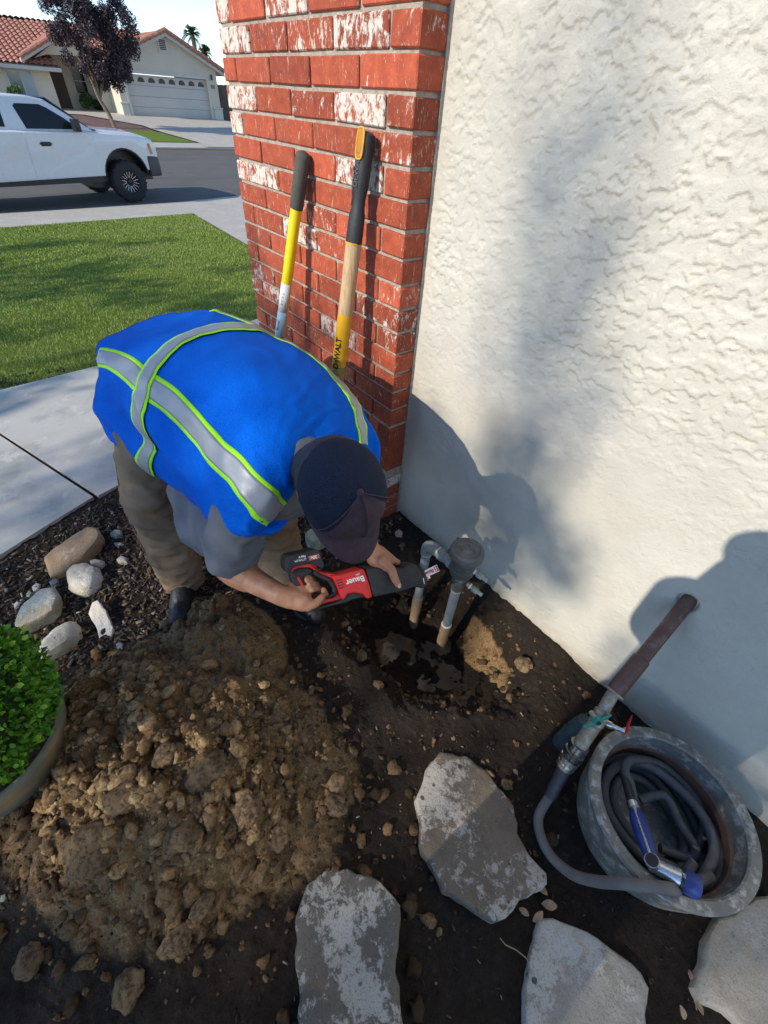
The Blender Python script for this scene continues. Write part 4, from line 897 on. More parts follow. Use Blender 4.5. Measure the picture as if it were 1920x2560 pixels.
# ------------------------------------------------------------------ trousers
MTR=(lambda t:(t.col(t.mix(t.ramp(t.noise(t.co('World'),14,6,.7),[(.5,0.),(.7,.55)]),t.ramp(t.noise(t.co('World'),8,5),[(.3,(.20,.142,.096)),(.7,(.29,.212,.148))]),(.12,.085,.06))).rough(.95,spec=.1),t.bump(t.noise(t.co('World',(1,1,1)),700,3),.001,.7),t.m)[-1])(NT('brown_canvas'))
b=MB(); hm=HR.lerp(HL,.5)
b.chain([hm+Vector((.0,0,-.0)),hm+Vector((.16,.0,.01))],[.115,.11],20); b.ball(HR+Vector((-.02,.0,.0)),(.115,.105,.105),20,14); b.ball(HL+Vector((-.02,-.0,.0)),(.115,.11,.11),20,14)
for H_,K_,A_ in ((HR,KR,AR),(HL,KL,AL)):
    d=(A_-K_).normalized(); b.chain([H_,H_.lerp(K_,.5),K_,K_.lerp(A_,.5),A_-d*.02],[.102,.094,.082,.080,.076],20)
    b.ball(A_-d*.015,(.078,.072,.035),20,12)
    b.ball(K_+Vector((.01,0,.02)),(.085,.08,.09),18,12)
def wr(c):
    k=mn.noise(Vector((c.x*9,c.y*9,c.z*26)))*.010+mn.noise(Vector((c.x*30,c.y*30,c.z*50)))*.0035
    lowf=max(0,.30-c.z)/.3; r_=1-abs(mn.noise(Vector((c.x*11,c.y*11,c.z*20+c.x*12))))*3.2
    return k+max(0,r_)*.009+lowf*math.sin(c.z*130+mn.noise(c*12)*5)*.006
remesh(b,'trousers',MTR,man,.0085,4,disp=wr)
MB().tube([HR+Vector((-.06,-.10,-.02)),HR.lerp(KR,.5)+Vector((-.02,-.098,0)),KR+Vector((-.01,-.086,0)),KR.lerp(AR,.6)+Vector((0,-.084,0))],.0025,5).build('side_seam',MTR,man,True)
# ------------------------------------------------------------------ grey T-shirt (sleeves show)
MTS=(lambda t:(t.col(t.ramp(t.noise(t.co('World'),12,5),[(.3,(.115,.125,.145)),(.7,(.16,.17,.195))])).rough(.95,spec=.1),t.bump(t.noise(t.co('World'),600,3),.0012,.8),t.m)[-1])(NT('grey_heather_cotton'))
b=MB(); mid=SR_.lerp(SL_,.5)
b.chain([mid+Vector((0,0,-.04)),SR_+Vector((0,.0,-.03))],[.08,.07],18); b.chain([mid+Vector((0,0,-.04)),SL_+Vector((0,0,-.03))],[.08,.06],18); b.chain([mid-Vector((.05,0,.08)),hm+Vector((.12,0,-.02))],[.11,.12],18)
b.caps(NB-Vector((.03,0,.02)),.075,NB.lerp(HC,.12),.064,20); eR=SR_.lerp(ER,.74); eL=SL_.lerp(EL,.66)
b.chain([SR_+Vector((-.01,-.0,-.01)),SR_.lerp(ER,.4),eR],[.070,.076,.072],22); b.chain([SL_,SL_.lerp(EL,.4),eL],[.055,.056,.055],22)
b.caps(at(500,1225,1.36),.075,SR_.lerp(ER,.55)+Vector((0,0,-.02)),.066,20); b.caps(at(468,1225,1.36),.055,at(500,1310,1.33),.06,20); b.caps(at(500,1330,1.31),.052,at(565,1365,1.27),.058,20)
def wr2(c):
    k=mn.noise(Vector((c.x*16,c.y*10,c.z*10)))*.009; r_=1-abs(mn.noise(Vector((c.x*22+c.z*14,c.y*9,c.z*9))))*3
    return k+max(0,r_)*.006+mn.noise(c*40)*.002
remesh(b,'t_shirt',MTS,man,.0075,5,disp=wr2)
# ------------------------------------------------------------------ vest: a cloth surface through measured points
def zp(u,v,z): return onz(u,v,z)
# rows run from hem (0) to shoulders; columns from the near hem/underside over the spine to the far underside
ROWS=[
 [Vector((-.24,-.90,.64)),zp(290,1105,.685),zp(243,1040,.74),zp(240,985,.815),zp(248,925,.885),zp(256,856,.925),zp(345,812,.935),zp(430,790,.925),Vector((-.52,-.52,.84)),Vector((-.46,-.48,.70))],
 [Vector((-.12,-.86,.62)),zp(345,1148,.675),zp(318,1080,.76),zp(318,1000,.86),zp(330,925,.925),zp(385,850,.96),zp(460,805,.965),zp(530,780,.945),Vector((-.42,-.47,.85)),Vector((-.36,-.46,.70))],
 [Vector((.02,-.82,.61)),zp(425,1205,.685),zp(395,1125,.79),zp(385,1040,.88),zp(410,950,.955),zp(480,860,.99),zp(560,812,.985),zp(622,811,.935),Vector((-.24,-.42,.84)),Vector((-.20,-.43,.70))],
 [Vector((.14,-.78,.60)),zp(495,1265,.70),zp(475,1195,.785),zp(480,1110,.875),zp(520,1000,.965),zp(590,900,1.005),zp(665,860,.98),zp(722,866,.92),Vector((-.05,-.38,.82)),Vector((-.02,-.42,.68))],
 [Vector((.24,-.76,.60)),zp(555,1315,.705),zp(545,1255,.785),zp(560,1170,.87),zp(605,1060,.955),zp(680,960,.995),zp(755,915,.965),zp(805,912,.90),Vector((.11,-.36,.80)),Vector((.12,-.42,.66))],
 [Vector((.35,-.75,.66)),zp(612,1338,.715),zp(608,1290,.79),zp(625,1215,.865),zp(665,1115,.935),zp(735,1025,.965),zp(810,980,.94),zp(858,965,.88),Vector((.23,-.35,.79)),Vector((.22,-.41,.66))],
 [Vector((.41,-.74,.70)),zp(648,1330,.725),zp(658,1290,.79),zp(690,1225,.85),zp(715,1160,.90),zp(775,1080,.925),zp(850,1035,.905),zp(898,1015,.86),Vector((.30,-.35,.78)),Vector((.29,-.40,.66))],
 [Vector((.42,-.72,.72)),zp(666,1318,.73),zp(694,1275,.775),zp(712,1225,.825),zp(738,1180,.86),zp(800,1120,.885),zp(875,1082,.875),zp(918,1068,.835),Vector((.36,-.365,.77)),Vector((.34,-.40,.66))],
 [Vector((.42,-.70,.73)),zp(680,1300,.735),zp(706,1258,.755),zp(735,1225,.78),zp(765,1200,.81),zp(820,1160,.835),zp(885,1130,.84),zp(918,1125,.80),Vector((.40,-.40,.74)),Vector((.37,-.43,.66))],
]
ROWS=[[Vector(p) for p in r_] for r_ in ROWS]
NRW=len(ROWS);NCL=len(ROWS[0])
def cr(p0,p1,p2,p3,t): return .5*((2*p1)+(p2-p0)*t+(2*p0-5*p1+4*p2-p3)*t*t+(3*p1-p0-3*p2+p3)*t**3)
def vs(s,c):
    """surface point: s 0..1 hem->shoulder, c in column units 0..NCL-1"""
    r_=s*(NRW-1); i=min(int(r_),NRW-2); fr=r_-i; j=min(int(c),NCL-2); fc=c-j; out=[]
    for ii in (i-1,i,i+1,i+2):
        ii=min(max(ii,0),NRW-1); g=[ROWS[ii][min(max(jj,0),NCL-1)] for jj in (j-1,j,j+1,j+2)]; out.append(cr(*g,fc))
    return cr(*out,fr)
def vnrm(s,c):
    a=vs(min(s+.01,1),c)-vs(max(s-.01,0),c); b=vs(s,min(c+.05,NCL-1))-vs(s,max(c-.05,0)); n=a.cross(b); 
    return n.normalized() if n.length>1e-9 else Vector((0,0,1))
def fold(s,c):
    x=s*9;y=c*.9
    f=.0065*mn.noise(Vector((x*.7,y*1.3,0)))+.0024*mn.noise(Vector((x*2.4,y*4,3)))
    f+=.013*math.exp(-((c-1.9)/1.3)**2)*math.sin(s*22+c*3.2+2*mn.noise(Vector((x,y,7))))*math.exp(-((s-.22)/.2)**2)     # drapes near the hem, near side
    f+=.005*math.exp(-((s-.86)/.13)**2)*math.sin(c*3.2+s*26)*math.exp(-((c-4.2)/1.6)**2)                                     # gathers behind the neck
    rg_=1-abs(mn.noise(Vector((x*.9+y*.45,y*.8,11))))*4.5; f+=.0045*max(0,rg_)*(.4+.6*min(1,abs(c-4.5)/2.5))
    return f
sgn=1 if vnrm(.5,4.5).z>0 else -1
def vp(s,c,off=0.): return vs(s,c)+vnrm(s,c)*sgn*(fold(s,c)+off)
def vgrid(s0,s1,c0,c1,ns,nc,off,fs=None):
    V=[];Fc=[]
    for i in range(ns+1):
        for j in range(nc+1):
            s=s0+(s1-s0)*i/ns; c=c0+(c1-c0)*j/nc; V.append(vp(s,c,off))
    for i in range(ns):
        for j in range(nc): q_=i*(nc+1)+j; Fc.append((q_,q_+1,q_+nc+2,q_+nc+1))
    return V,Fc
def m_vest():
    t=NT('royal_blue_mesh_fabric'); v=t.co('World'); vo=t.n('TexVoronoi',i_Scale=330,i_Randomness=.9); t.l(v,vo.inputs['Vector'])
    h=t.ramp(vo.outputs['Distance'],[(.1,0.),(.42,1.)]); c=t.mix(h,(.0,.06,.38),(.0,.125,.66)); c=t.mix(t.ramp(t.noise(v,6,4),[(.3,.12),(.7,0.)]),c,(.002,.02,.2)); t.col(c).rough(.75,spec=.08)
    t.b.inputs['Sheen Weight'].default_value=0; t.bump(h,.0014,.7); return t.m
MVE=m_vest(); MLI=simple('lime_trim',(.40,.95,.01),.6,0,.06,60,.0006,500); MRE=simple('silver_reflective_tape',(.33,.34,.36),.42,.25,.07,9,.0005,300); MPI=simple('vest_binding',(.01,.03,.30),.6,0,.1,60)
# main shell, trimmed at the neck opening
V,Fc=vgrid(0,1,0,NCL-1,110,130,0)
NO=vp(.99,4.1)
keepF=[]
for f in Fc:
    c=sum((V[i] for i in f),Vector())/4
    u=(c-hp_(0,-.045,-.055)); 
    if u.length<.072: continue
    keepF.append(f)
me=mesh(V,keepF,'vest'); vest=link('vest',me,MVE,man,True); m=vest.modifiers.new('s','SOLIDIFY'); m.thickness=.003; m.offset=-1*sgn
def ribbon(name,cen,width,mat,off,n=90,m_=8,par=None,label=None):
    """strip laid on the vest: cen(t)->(s,c); width in metres measured on the cloth"""
    V=[];Fc=[]
    for i in range(n+1):
        t_=i/n; s,c=cen(t_); s2,c2=cen(min(1,t_+.01)); s1,c1=cen(max(0,t_-.01)); 
        # perpendicular in cloth space using local metric
        es=(vs(min(s+.01,1),c)-vs(max(s-.01,0),c)).length/.02; ec=(vs(s,min(c+.05,NCL-1))-vs(s,max(c-.05,0))).length/.1
        ds=(s2-s1)*es; dc=(c2-c1)*ec; L=math.hypot(ds,dc) or 1; ps,pc_=-dc/L,ds/L
        lo,hi=width(t_) if callable(width) else width
        for j in range(m_+1):
            w=lo+(hi-lo)*j/m_; V.append(vp(min(max(s+ps*w/es,-.004),1.0),min(max(c+pc_*w/ec,0),NCL-1),off))
    for i in range(n):
        for j in range(m_): q_=i*(m_+1)+j; Fc.append((q_,q_+1,q_+m_+2,q_+m_+1))
    o=link(name,mesh(V,Fc),mat,par or vest,True); mm=o.modifiers.new('s','SOLIDIFY'); mm.thickness=.0012; mm.offset=0
    if label: o['label']=label
    return o
# pixel -> cloth coordinates (nearest surface point), so that the bands run where they are sewn
_S=[(s/60,c*9/90) for s in range(61) for c in range(91)]
_P=np.array([vs(*q_)[:] for q_ in _S]); _r=(_P-CAM)@RC; _uv=np.stack([CX+F_PX*_r[:,0]/-_r[:,2],CY-F_PX*_r[:,1]/-_r[:,2]],1); _dep=-_r[:,2]
def sc_of(u,v):
    d=np.hypot(_uv[:,0]-u,_uv[:,1]-v)+_dep*14; return _S[int(np.argmin(d))]
def path_of(pix,tail=()):
    pts=[Vector((*sc_of(u,v),0)) for u,v in pix]; pts=[Vector((*q_,0)) for q_ in tail]+pts; sp_=spline(pts,8)
    def cen(t): 
        x=t*(len(sp_)-1); i=min(int(x),len(sp_)-2); p=sp_[i].lerp(sp_[i+1],x-i); return p.x,p.y
    return cen
def both(pix,w=.026,e=.0115,lift=.0042,nm='reflective_band',tail=()):
    cen=path_of(pix,tail); bnd=ribbon(nm,cen,(-w-e,w+e),MLI,lift,par=vest); 
    ribbon('silver_tape',cen,(-w,w),MRE,lift+.0016,par=bnd)
both([(250,893),(285,905),(330,935),(370,965),(420,1005),(480,1060),(545,1130),(610,1195),(660,1250),(690,1285)],.0255)
both([(540,779),(590,790),(640,818),(700,850),(760,880),(820,925),(868,985),(897,1045),(903,1110)],.020)
both([(375,1115),(357,1030),(362,970),(395,905),(450,860),(520,832),(590,820),(650,832)],.026,lift=.0080,tail=[(.165,.35),(.17,.9)])
# stitch lines
for a_,b_ in ((.30,.03),):
    MB().tube([vp(.97,c/10,.0012) for c in range(5,28)],.0012,5).build('stitched_edge',MPI,vest,True)
# binding along the hem and armhole
MB().tube([vp(0,c/8,.001) for c in range(0,NCL*8-7)],.003,6).build('hem_binding',MPI,vest,True)
MB().tube([vp(s/40,1.0,.001) for s in range(0,41)],.003,6).build('side_binding',MPI,vest,True)
# ------------------------------------------------------------------ boots
MBO=simple('black_boot_leather',(.016,.017,.02),.5,0,.3,40,.002,120); MSO=simple('boot_sole',(.10,.085,.065),.9,0,.3,60); MLT=simple('boot_lace',(.022,.022,.024),.7)
def boot(A_,f_,gz,lab=None):
    f_=f_.normalized(); s_=Vector((-f_.y,f_.x,0)); b0=Vector((A_.x,A_.y,gz))
    bt=MB(); bt.chain([b0+Vector((0,0,.11)),b0+Vector((0,0,.055))-f_*.01],[.050,.047],18); bt.chain([b0-f_*.02+Vector((0,0,.045)),b0+f_*.09+Vector((0,0,.045)),b0+f_*.165+Vector((0,0,.042))],[.044,.047,.042],18); bt.caps(b0+f_*.05+Vector((0,0,.085)),.036,b0+f_*.10+Vector((0,0,.058)),.040,16)
    o=remesh(bt,'boot',MBO,man,.006,4,disp=lambda c:mn.noise(c*30)*.002)
    pr=[]
    for i in range(28):
        a=2*math.pi*i/28; L=.125 if math.cos(a)>0 else .095; pr.append((.065+math.cos(a)*L,math.sin(a)*(.050 if math.cos(a)>0 else .040)))
    MB().prism(pr,f_,s_,Vector((0,0,1)),b0,0,.020).build('sole',MSO,o,True,.003)
    for k in range(5):
        p=b0+f_*(.045+.018*k)+Vector((0,0,.121-.013*k)); MB().tube([p-s_*.028-Vector((0,0,.008)),p+Vector((0,0,.004)),p+s_*.028-Vector((0,0,.008))],.003,6).build('lace',MLT,o,True)
boot(AR,Vector((.88,-.45,0)),gh(-.09,-.95)+.005); boot(AL,Vector((.97,.12,0)),gh(.18,-.6)-.005)
# ================================================================== RECIPROCATING SAW
MRD=simple('red_plastic',(.60,.022,.020),.38,0,.08,60,.0003,600); MRB=simple('black_rubber',(.020,.021,.023),.6,0,.25,60,.0008,300)
MTW=simple('white_print',(.80,.80,.78),.5,0,.03,60)
saw=empty('reciprocating_saw',tuple(SO),'red and black cordless saw held by the worker with both hands','power saw')
def l2(u,v): p=sp(u,v)-SO; return (p.dot(sx),p.dot(sy))
def sprism(name,pix,z0,z1,mat,bev=.004,par=saw):
    mb=MB().prism([l2(u,v) for u,v in pix],sx,sy,sz,SO,z0,z1); return mb.build(name,mat,par,True,bev,2,30)
MF=[bpy.data.curves]
def text(name,s_,org,ex,ey,size,mat,par,ext=.0004,align='CENTER',shear=0,bold=0.):
    c=bpy.data.curves.new(name,'FONT'); c.body=s_; c.size=size; c.extrude=ext; c.align_x=align; c.align_y='CENTER'; c.shear=shear; c.offset=bold
    o=bpy.data.objects.new(name,c); COL.objects.link(o); ex=Vector(ex).normalized(); ey=Vector(ey); ey=(ey-ex*ey.dot(ex)).normalized(); ez=ex.cross(ey)
    o.matrix_world=Matrix(((ex.x,ey.x,ez.x,org[0]),(ex.y,ey.y,ez.y,org[1]),(ex.z,ey.z,ez.z,org[2]),(0,0,0,1))); bpy.context.view_layer.update()
    dg=bpy.context.evaluated_depsgraph_get(); me=bpy.data.meshes.new_from_object(o.evaluated_get(dg)); me.transform(o.matrix_world); bpy.data.objects.remove(o); me.materials.clear()
    return link(name,me,mat,par)
body_=sprism('red_housing',[(839,1434),(866,1427),(895,1419),(902,1421),(915,1459),(921,1488),(908,1493),(898,1481),(878,1477),(860,1481),(850,1496),(842,1482),(838,1468),(828,1447),(818,1436)],-.034,.034,MRD,.005)
sprism('top_rail',[(723,1426),(724,1413),(770,1404),(787,1411),(792,1423),(808,1430),(840,1434),(832,1450),(818,1441),(797,1432),(785,1425),(770,1417),(745,1418),(731,1424),(728,1432)],-.019,.019,MRD,.004)
sprism('lower_rail',[(852,1496),(813,1505),(794,1512),(785,1503),(799,1496),(828,1492),(841,1480),(856,1484)],-.019,.019,MRD,.004)
sprism('rear_grip',[(722,1428),(731,1423),(745,1418),(768,1418),(780,1427),(768,1434),(757,1440),(760,1462),(778,1486),(799,1497),(787,1503),(793,1512),(778,1520),(760,1524),(752,1512),(748,1498),(736,1470),(724,1444)],-.020,.017,MRB,.005)
sprism('grip_inset',[(739,1440),(744,1440),(763,1472),(762,1478),(757,1474),(741,1448)],.016,.0195,MRD,.0008)
sprism('guard_lining',[(780,1424),(797,1433),(820,1443),(831,1452),(838,1470),(838,1482),(826,1490),(800,1494),(812,1487),(826,1482),(827,1470),(818,1453),(795,1443),(780,1434)],-.021,.0205,MRB,.003)
sprism('belly_grip',[(850,1494),(861,1480),(878,1474),(897,1480),(907,1492),(896,1490),(872,1496),(860,1503),(842,1506),(800,1517),(768,1527),(762,1522),(800,1510),(830,1502)],-.026,.026,MRB,.004)
sprism('battery',[(706,1398),(712,1386),(782,1370),(793,1377),(803,1410),(800,1420),(786,1412),(768,1405),(724,1414),(722,1430),(714,1430),(708,1420)],-.036,.034,MRB,.005)
bt=sprism('front_boot',[(903,1417),(930,1416),(960,1416),(993,1420),(1008,1409),(1022,1406),(1034,1410),(1043,1420),(1051,1441),(1051,1457),(1041,1466),(1025,1464),(985,1476),(950,1483),(923,1489),(915,1459)],-.036,.036,MRB,.016)
sprism('boot_collar',[(1030,1407),(1037,1410),(1046,1420),(1054,1441),(1054,1457),(1044,1467),(1038,1466),(1045,1440),(1038,1420)],-.038,.038,MRB,.004)
sh1,sh2=sp(1050,1440,-.01),sp(1068,1434,-.01)
MB().prism([l2(*p) for p in [(1050,1425),(1062,1422),(1066,1450),(1052,1453)]],sx,sy,sz,SO,-.022,.016).build('steel_shoe',MCH,saw,False,.001)
MB().prism([l2(*p) for p in [(1050,1444),(1074,1440),(1076,1445),(1052,1452)]],sx,sy,sz,SO,-.0008,.0008).build('blade',MSV,saw)
lb=MB().prism([l2(*p) for p in [(1049,1427),(1084,1410),(1091,1426),(1055,1443)]],sx,sy,sz,SO,.0185,.0195).build('blade_label',MTW,saw)
dt=(sp(1050,1436)-sp(1088,1418)).normalized(); MRP=simple('red_print',(.55,.02,.02),.5)
text('label_text','Bauer',sp(1064,1429,.0203),dt,-sy,.0165,MRP,lb,.0002,bold=.0004)
lb2=MB().prism([l2(*p) for p in [(1080,1413),(1083.5,1411.5),(1089.5,1425),(1086,1427)]],sx,sy,sz,SO,.0196,.0200).build('label_stripe',MRP,lb)
MB().prism([l2(*p) for p in [(1076,1415),(1078,1414),(1084,1428),(1082,1429)]],sx,sy,sz,SO,.0196,.0200).build('label_stripe',MRP,lb)
dt=(sp(858,1452)-sp(896,1441)).normalized()
text('brand_text','Bauer',sp(877,1447,.0345),dt,-sy,.0245,MTW,body_,.0004,shear=-.2,bold=.0004)
text('small_text','20V',sp(884,1432,.0345),dt,-sy,.0078,MTW,body_,.0003)
dt=(sp(725,1395)-sp(790,1381)).normalized(); MLP=simple('battery_label_red',(.45,.10,.10),.5)
bl=MB().prism([l2(*p) for p in [(763,1388),(789,1382),(792,1392),(766,1399)]],sx,sy,sz,SO,.0338,.0346).build('label_patch',MLP,saw)
text('battery_text','20v',sp(777,1390,.035),dt,-sy,.0125,MTW,bl,.0003,bold=.0003); text('battery_text','Bauer',sp(748,1389,.0345),dt,-sy,.0085,MTW,saw,.0003,bold=.0003); text('battery_text','LITHIUM',sp(744,1397,.0345),dt,-sy,.0085,MTW,saw,.0003)
for i in range(4):
    for j in range(5):
        c=sp(832+j*3.0+i*2.2,1448+i*6.2-j*.8,.034); MB().box((-.0011,-.0018,-.001),(.0011,.0018,.0007),Matrix.Translation(c)@Matrix((sx,sy,sz)).transposed().to_4x4()).build('vent_slot',MRB,body_)
MB().tube([sp(1044,1441,.037),sp(1046,1455,.037)],.0016,6).build('boot_mark',MTW,bt)
# ================================================================== SHOVELS AGAINST THE PILLAR
MYE=simple('yellow_fibreglass',(.80,.60,.008),.35,0,.05,30); MGG=simple('grey_foam_grip',(.075,.075,.062),.8,0,.15,60,.0015,500)
MWD=(lambda t:(t.col(t.ramp(t.noise(t.co('World',(40,40,3)),4,5,.7),[(.3,(.36,.23,.11)),(.6,(.55,.38,.20)),(.8,(.62,.45,.26))])).rough(.5),t.m)[-1])(NT('ash_wood'))
MYO=simple('amber_paint',(.68,.36,.012),.4,0,.08,40); MOL=simple('worn_olive_paint',(.30,.22,.06),.6,0,.3,60); MST2=simple('dirty_steel',(.16,.14,.12),.55,.6,.4,20)
def lerp3(a,b,t): return a+(b-a)*t
def blade(par,foot,ax,w=.105,L=.28):
    s_=ax.cross(Vector((0,1,0))).normalized(); nn=s_.cross(ax).normalized(); V=[];Fc=[];n=12;m=8
    for i in range(n+1):
        tt=i/n; ww=w*(1-(max(0,tt-.45)/.55)**2*.92) if tt>.45 else w*(.9+.1*tt/.45)
        for j in range(m+1): k=j/m*2-1; V.append(foot+ax*(L*(1-tt))*1.0+s_*ww*k+nn*(.028*k*k-.012*math.sin(tt*3)))
    for i in range(n):
        for j in range(m): q_=i*(m+1)+j; Fc.append((q_,q_+1,q_+m+2,q_+m+1))
    o=link('blade',mesh(V,Fc),MST2,par,True); mm=o.modifiers.new('s','SOLIDIFY'); mm.thickness=.003
    MB().tube([foot+ax*L*.75,foot+ax*(L+.10)],[.024,.019],16).build('socket',MST2,par,True)
# yellow shovel
T1=ony(759,380,-.026); Q1=ony(700,838,-.135); d1=(T1-Q1).normalized(); F1=T1-d1*((T1.z-.02)/d1.z)
s1_=empty('shovel',(F1.x,F1.y,0),'yellow fibreglass shovel with dark grey grip, left of the two','shovel')
def onshaft(T_,Q_,u,v):
    """point of the line T_Q_ seen nearest the pixel"""
    best=min(((lambda P:(( (lambda r:(CX+F_PX*r[0]/-r[2]-u)**2+(CY-F_PX*r[1]/-r[2]-v)**2)((np.array(P)-CAM)@RC)),P))(T_+(Q_-T_)*(k/400*2.2-.1)) for k in range(401)),key=lambda z:z[0]); return best[1]
g1=onshaft(T1,Q1,738,521)
MB().tube([F1+d1*.30,g1+d1*.01],.0215,20).build('shaft',MYE,s1_,True)
MB().tube([g1,g1+d1*.004,T1-d1*.02,T1-d1*.008,T1-d1*.001,T1+d1*.004],[.0235,.0255,.0265,.0250,.018,.005],22).build('grip',MGG,s1_,True)
blade(s1_,F1,d1)
def wrap(name,a_,b_,rad,a0,a1,mat,par,tow):
    ax=(b_-a_).normalized(); t0=(tow-ax*tow.dot(ax)).normalized(); t1=ax.cross(t0); V=[];Fc=[];n=14
    for p in (a_,b_):
        for k in range(n+1): an=a0+(a1-a0)*k/n; V.append(p+(t0*math.cos(an)+t1*math.sin(an))*rad)
    for k in range(n): Fc.append((k,k+1,n+2+k,n+1+k))
    o=link(name,mesh(V,Fc),mat,par,True); m=o.modifiers.new('s','SOLIDIFY'); m.thickness=.0004; m.offset=1; return o
wA=onshaft(T1,Q1,714,706); wB=onshaft(T1,Q1,705,778); wC=onshaft(T1,Q1,697,845); tow=(Vector(CAM)-wB).normalized()-Vector(RC[:,0])*.35
st1=wrap('white_sticker',wB,wA,.0220,-1.25,1.1,MTW,s1_,tow); st2=wrap('blue_sticker',wC,wB,.0220,-1.25,1.1,simple('pale_blue_label',(.42,.66,.74),.5),s1_,tow)
tk=(tow-d1*tow.dot(d1)).normalized(); sd=d1.cross(tk)
for k in range(11):
    p=wA.lerp(wB,.30+.042*k)+tk*.0224+sd*-.001; ww=(.0006,.0012,.0004)[k%3]; MB().box((-.0055,-ww,-.0004),(.0055,ww,.0004),Matrix.Translation(p)@Matrix((sd,d1,tk)).transposed().to_4x4()).build('barcode_bar',MBK,st1)
text('label_text','Shovel',wC.lerp(wB,.50)+tk*.0224-sd*.006,d1,-sd,.0175,MBK,st2,.0002,shear=.2)
# long handled digging shovel
T2=ony(918,328,-.030); Q2=ony(846,925,-.135); d2=(T2-Q2).normalized(); F2=T2-d2*((T2.z-.02)/d2.z)
s2_=empty('shovel',(F2.x,F2.y,0),'wooden handled shovel with black ribbed grip and amber collar, right of the two','shovel')
e_=[onshaft(T2,Q2,u,v) for u,v in [(865,604),(848,784),(834,912)]]
MB().tube([e_[1]-d2*.001,e_[0]],.0262,22).build('wood_shaft',MWD,s2_,True)
MB().tube([e_[2],e_[1]],.0268,22).build('amber_shaft',MYO,s2_,True)
MB().tube([F2+d2*.3,e_[2]],.0266,22).build('lower_shaft',MOL,s2_,True)
blade(s2_,F2,d2)
MB().tube([e_[0]-d2*.003,e_[0]+d2*.002],.0285,22).build('amber_ring',MYO,s2_,True)
LG=(T2-e_[0]).length; tk2=((Vector(CAM)-T2).normalized()); tk2=(tk2-d2*tk2.dot(d2)).normalized(); tk2=(tk2*.75-Vector(RC[:,0])*.62); tk2=(tk2-d2*tk2.dot(d2)).normalized(); sd2=d2.cross(tk2)
gp=[(0,.0285),(.02,.0295),(.27,.028),(.33,.0235),(.42,.022),(.50,.0255),(.56,.0275),(.70,.0275),(.84,.0275),(.93,.0295),(.975,.027),(.995,.017),(1.,.007)]
MB().tube([e_[0]+d2*(LG*a) for a,_ in gp],[b for _,b in gp],22,squash=.88).build('black_grip',MRB,s2_,True)
for k in range(26):
    a=.36+.0125*k*1.05; p=e_[0]+d2*(LG*a); rr=np.interp(a,[x for x,_ in gp],[y for _,y in gp])+.0006
    pts=[p+(tk2*math.cos(an)*1+sd2*math.sin(an))*rr for an in [math.radians(q_) for q_ in range(-160,-20,14)]]
    MB().tube(pts,.0013,5).build('grip_rib',MGG,s2_,True)
hc_=onshaft(T2,Q2,914,362)
def ring(c,hw,hl,off,rad,name,mat,par):
    pts=[]
    for k in range(33):
        an=2*math.pi*k/32; cx_=abs(math.cos(an))**.55*(1 if math.cos(an)>0 else -1)*hw; cy_=abs(math.sin(an))**.55*(1 if math.sin(an)>0 else -1)*hl; pts.append(c+sd2*cx_+d2*cy_+tk2*off)
    MB().tube(pts,rad,8).build(name,mat,par,True)
ring(hc_,.0125,.036,.0260,.0028,'amber_hole_rim',MYO,s2_)
V=[hc_+sd2*x+d2*y+tk2*.0205 for x,y in ((-.0095,-.032),(.0095,-.032),(.0095,.032),(-.0095,.032))]+[hc_+sd2*x+d2*y+tk2*.0165 for x,y in ((-.007,-.028),(.007,-.028),(.007,.028),(-.007,.028))]
MB().add([hc_+sd2*x+d2*y+tk2*z for z in (.020,.0272) for x,y in ((-.0098,-.033),(.0098,-.033),(.0098,.033),(-.0098,.033))],[(0,1,2,3),(4,5,6,7),(0,1,5,4),(1,2,6,5),(2,3,7,6),(3,0,4,7)]).build('hole_lining',simple('amber_lining',(.42,.17,.004),.5),s2_,False,.0015)
gl=MB(); gl.add([hc_+sd2*x+d2*y+tk2*.0233 for x,y in ((-.006,-.028),(.006,-.028),(.0015,-.012))],[(0,1,2)]); 
text('grip_text','DEWALT',e_[0]+d2*(LG*.68)+tk2*.0268,d2,-sd2,.022,simple('embossed_grey',(.10,.10,.095),.5),s2_,.0006,bold=-.0002)
tw2=((Vector(CAM)-e_[2]).normalized()); tw2=(tw2-d2*tw2.dot(d2)).normalized(); tw2=(tw2*.9-Vector(RC[:,0])*.42); tw2=(tw2-d2*tw2.dot(d2)).normalized(); sdd=d2.cross(tw2)
tx=text('shaft_text','DeWALT',e_[2].lerp(e_[1],.27)+tw2*.0271,d2,-sdd,.0290,MBK,s2_,.0004,bold=.0009)

twd=(tw-HX*tw.dot(HX)).normalized(); text('dial_text','JET',he+HX*.0028+twd*.0229,HX.cross(twd),HX,.0075,MTW,[o_ for o_ in ho.children if o_.name.startswith('black_ring')][0],.0003)
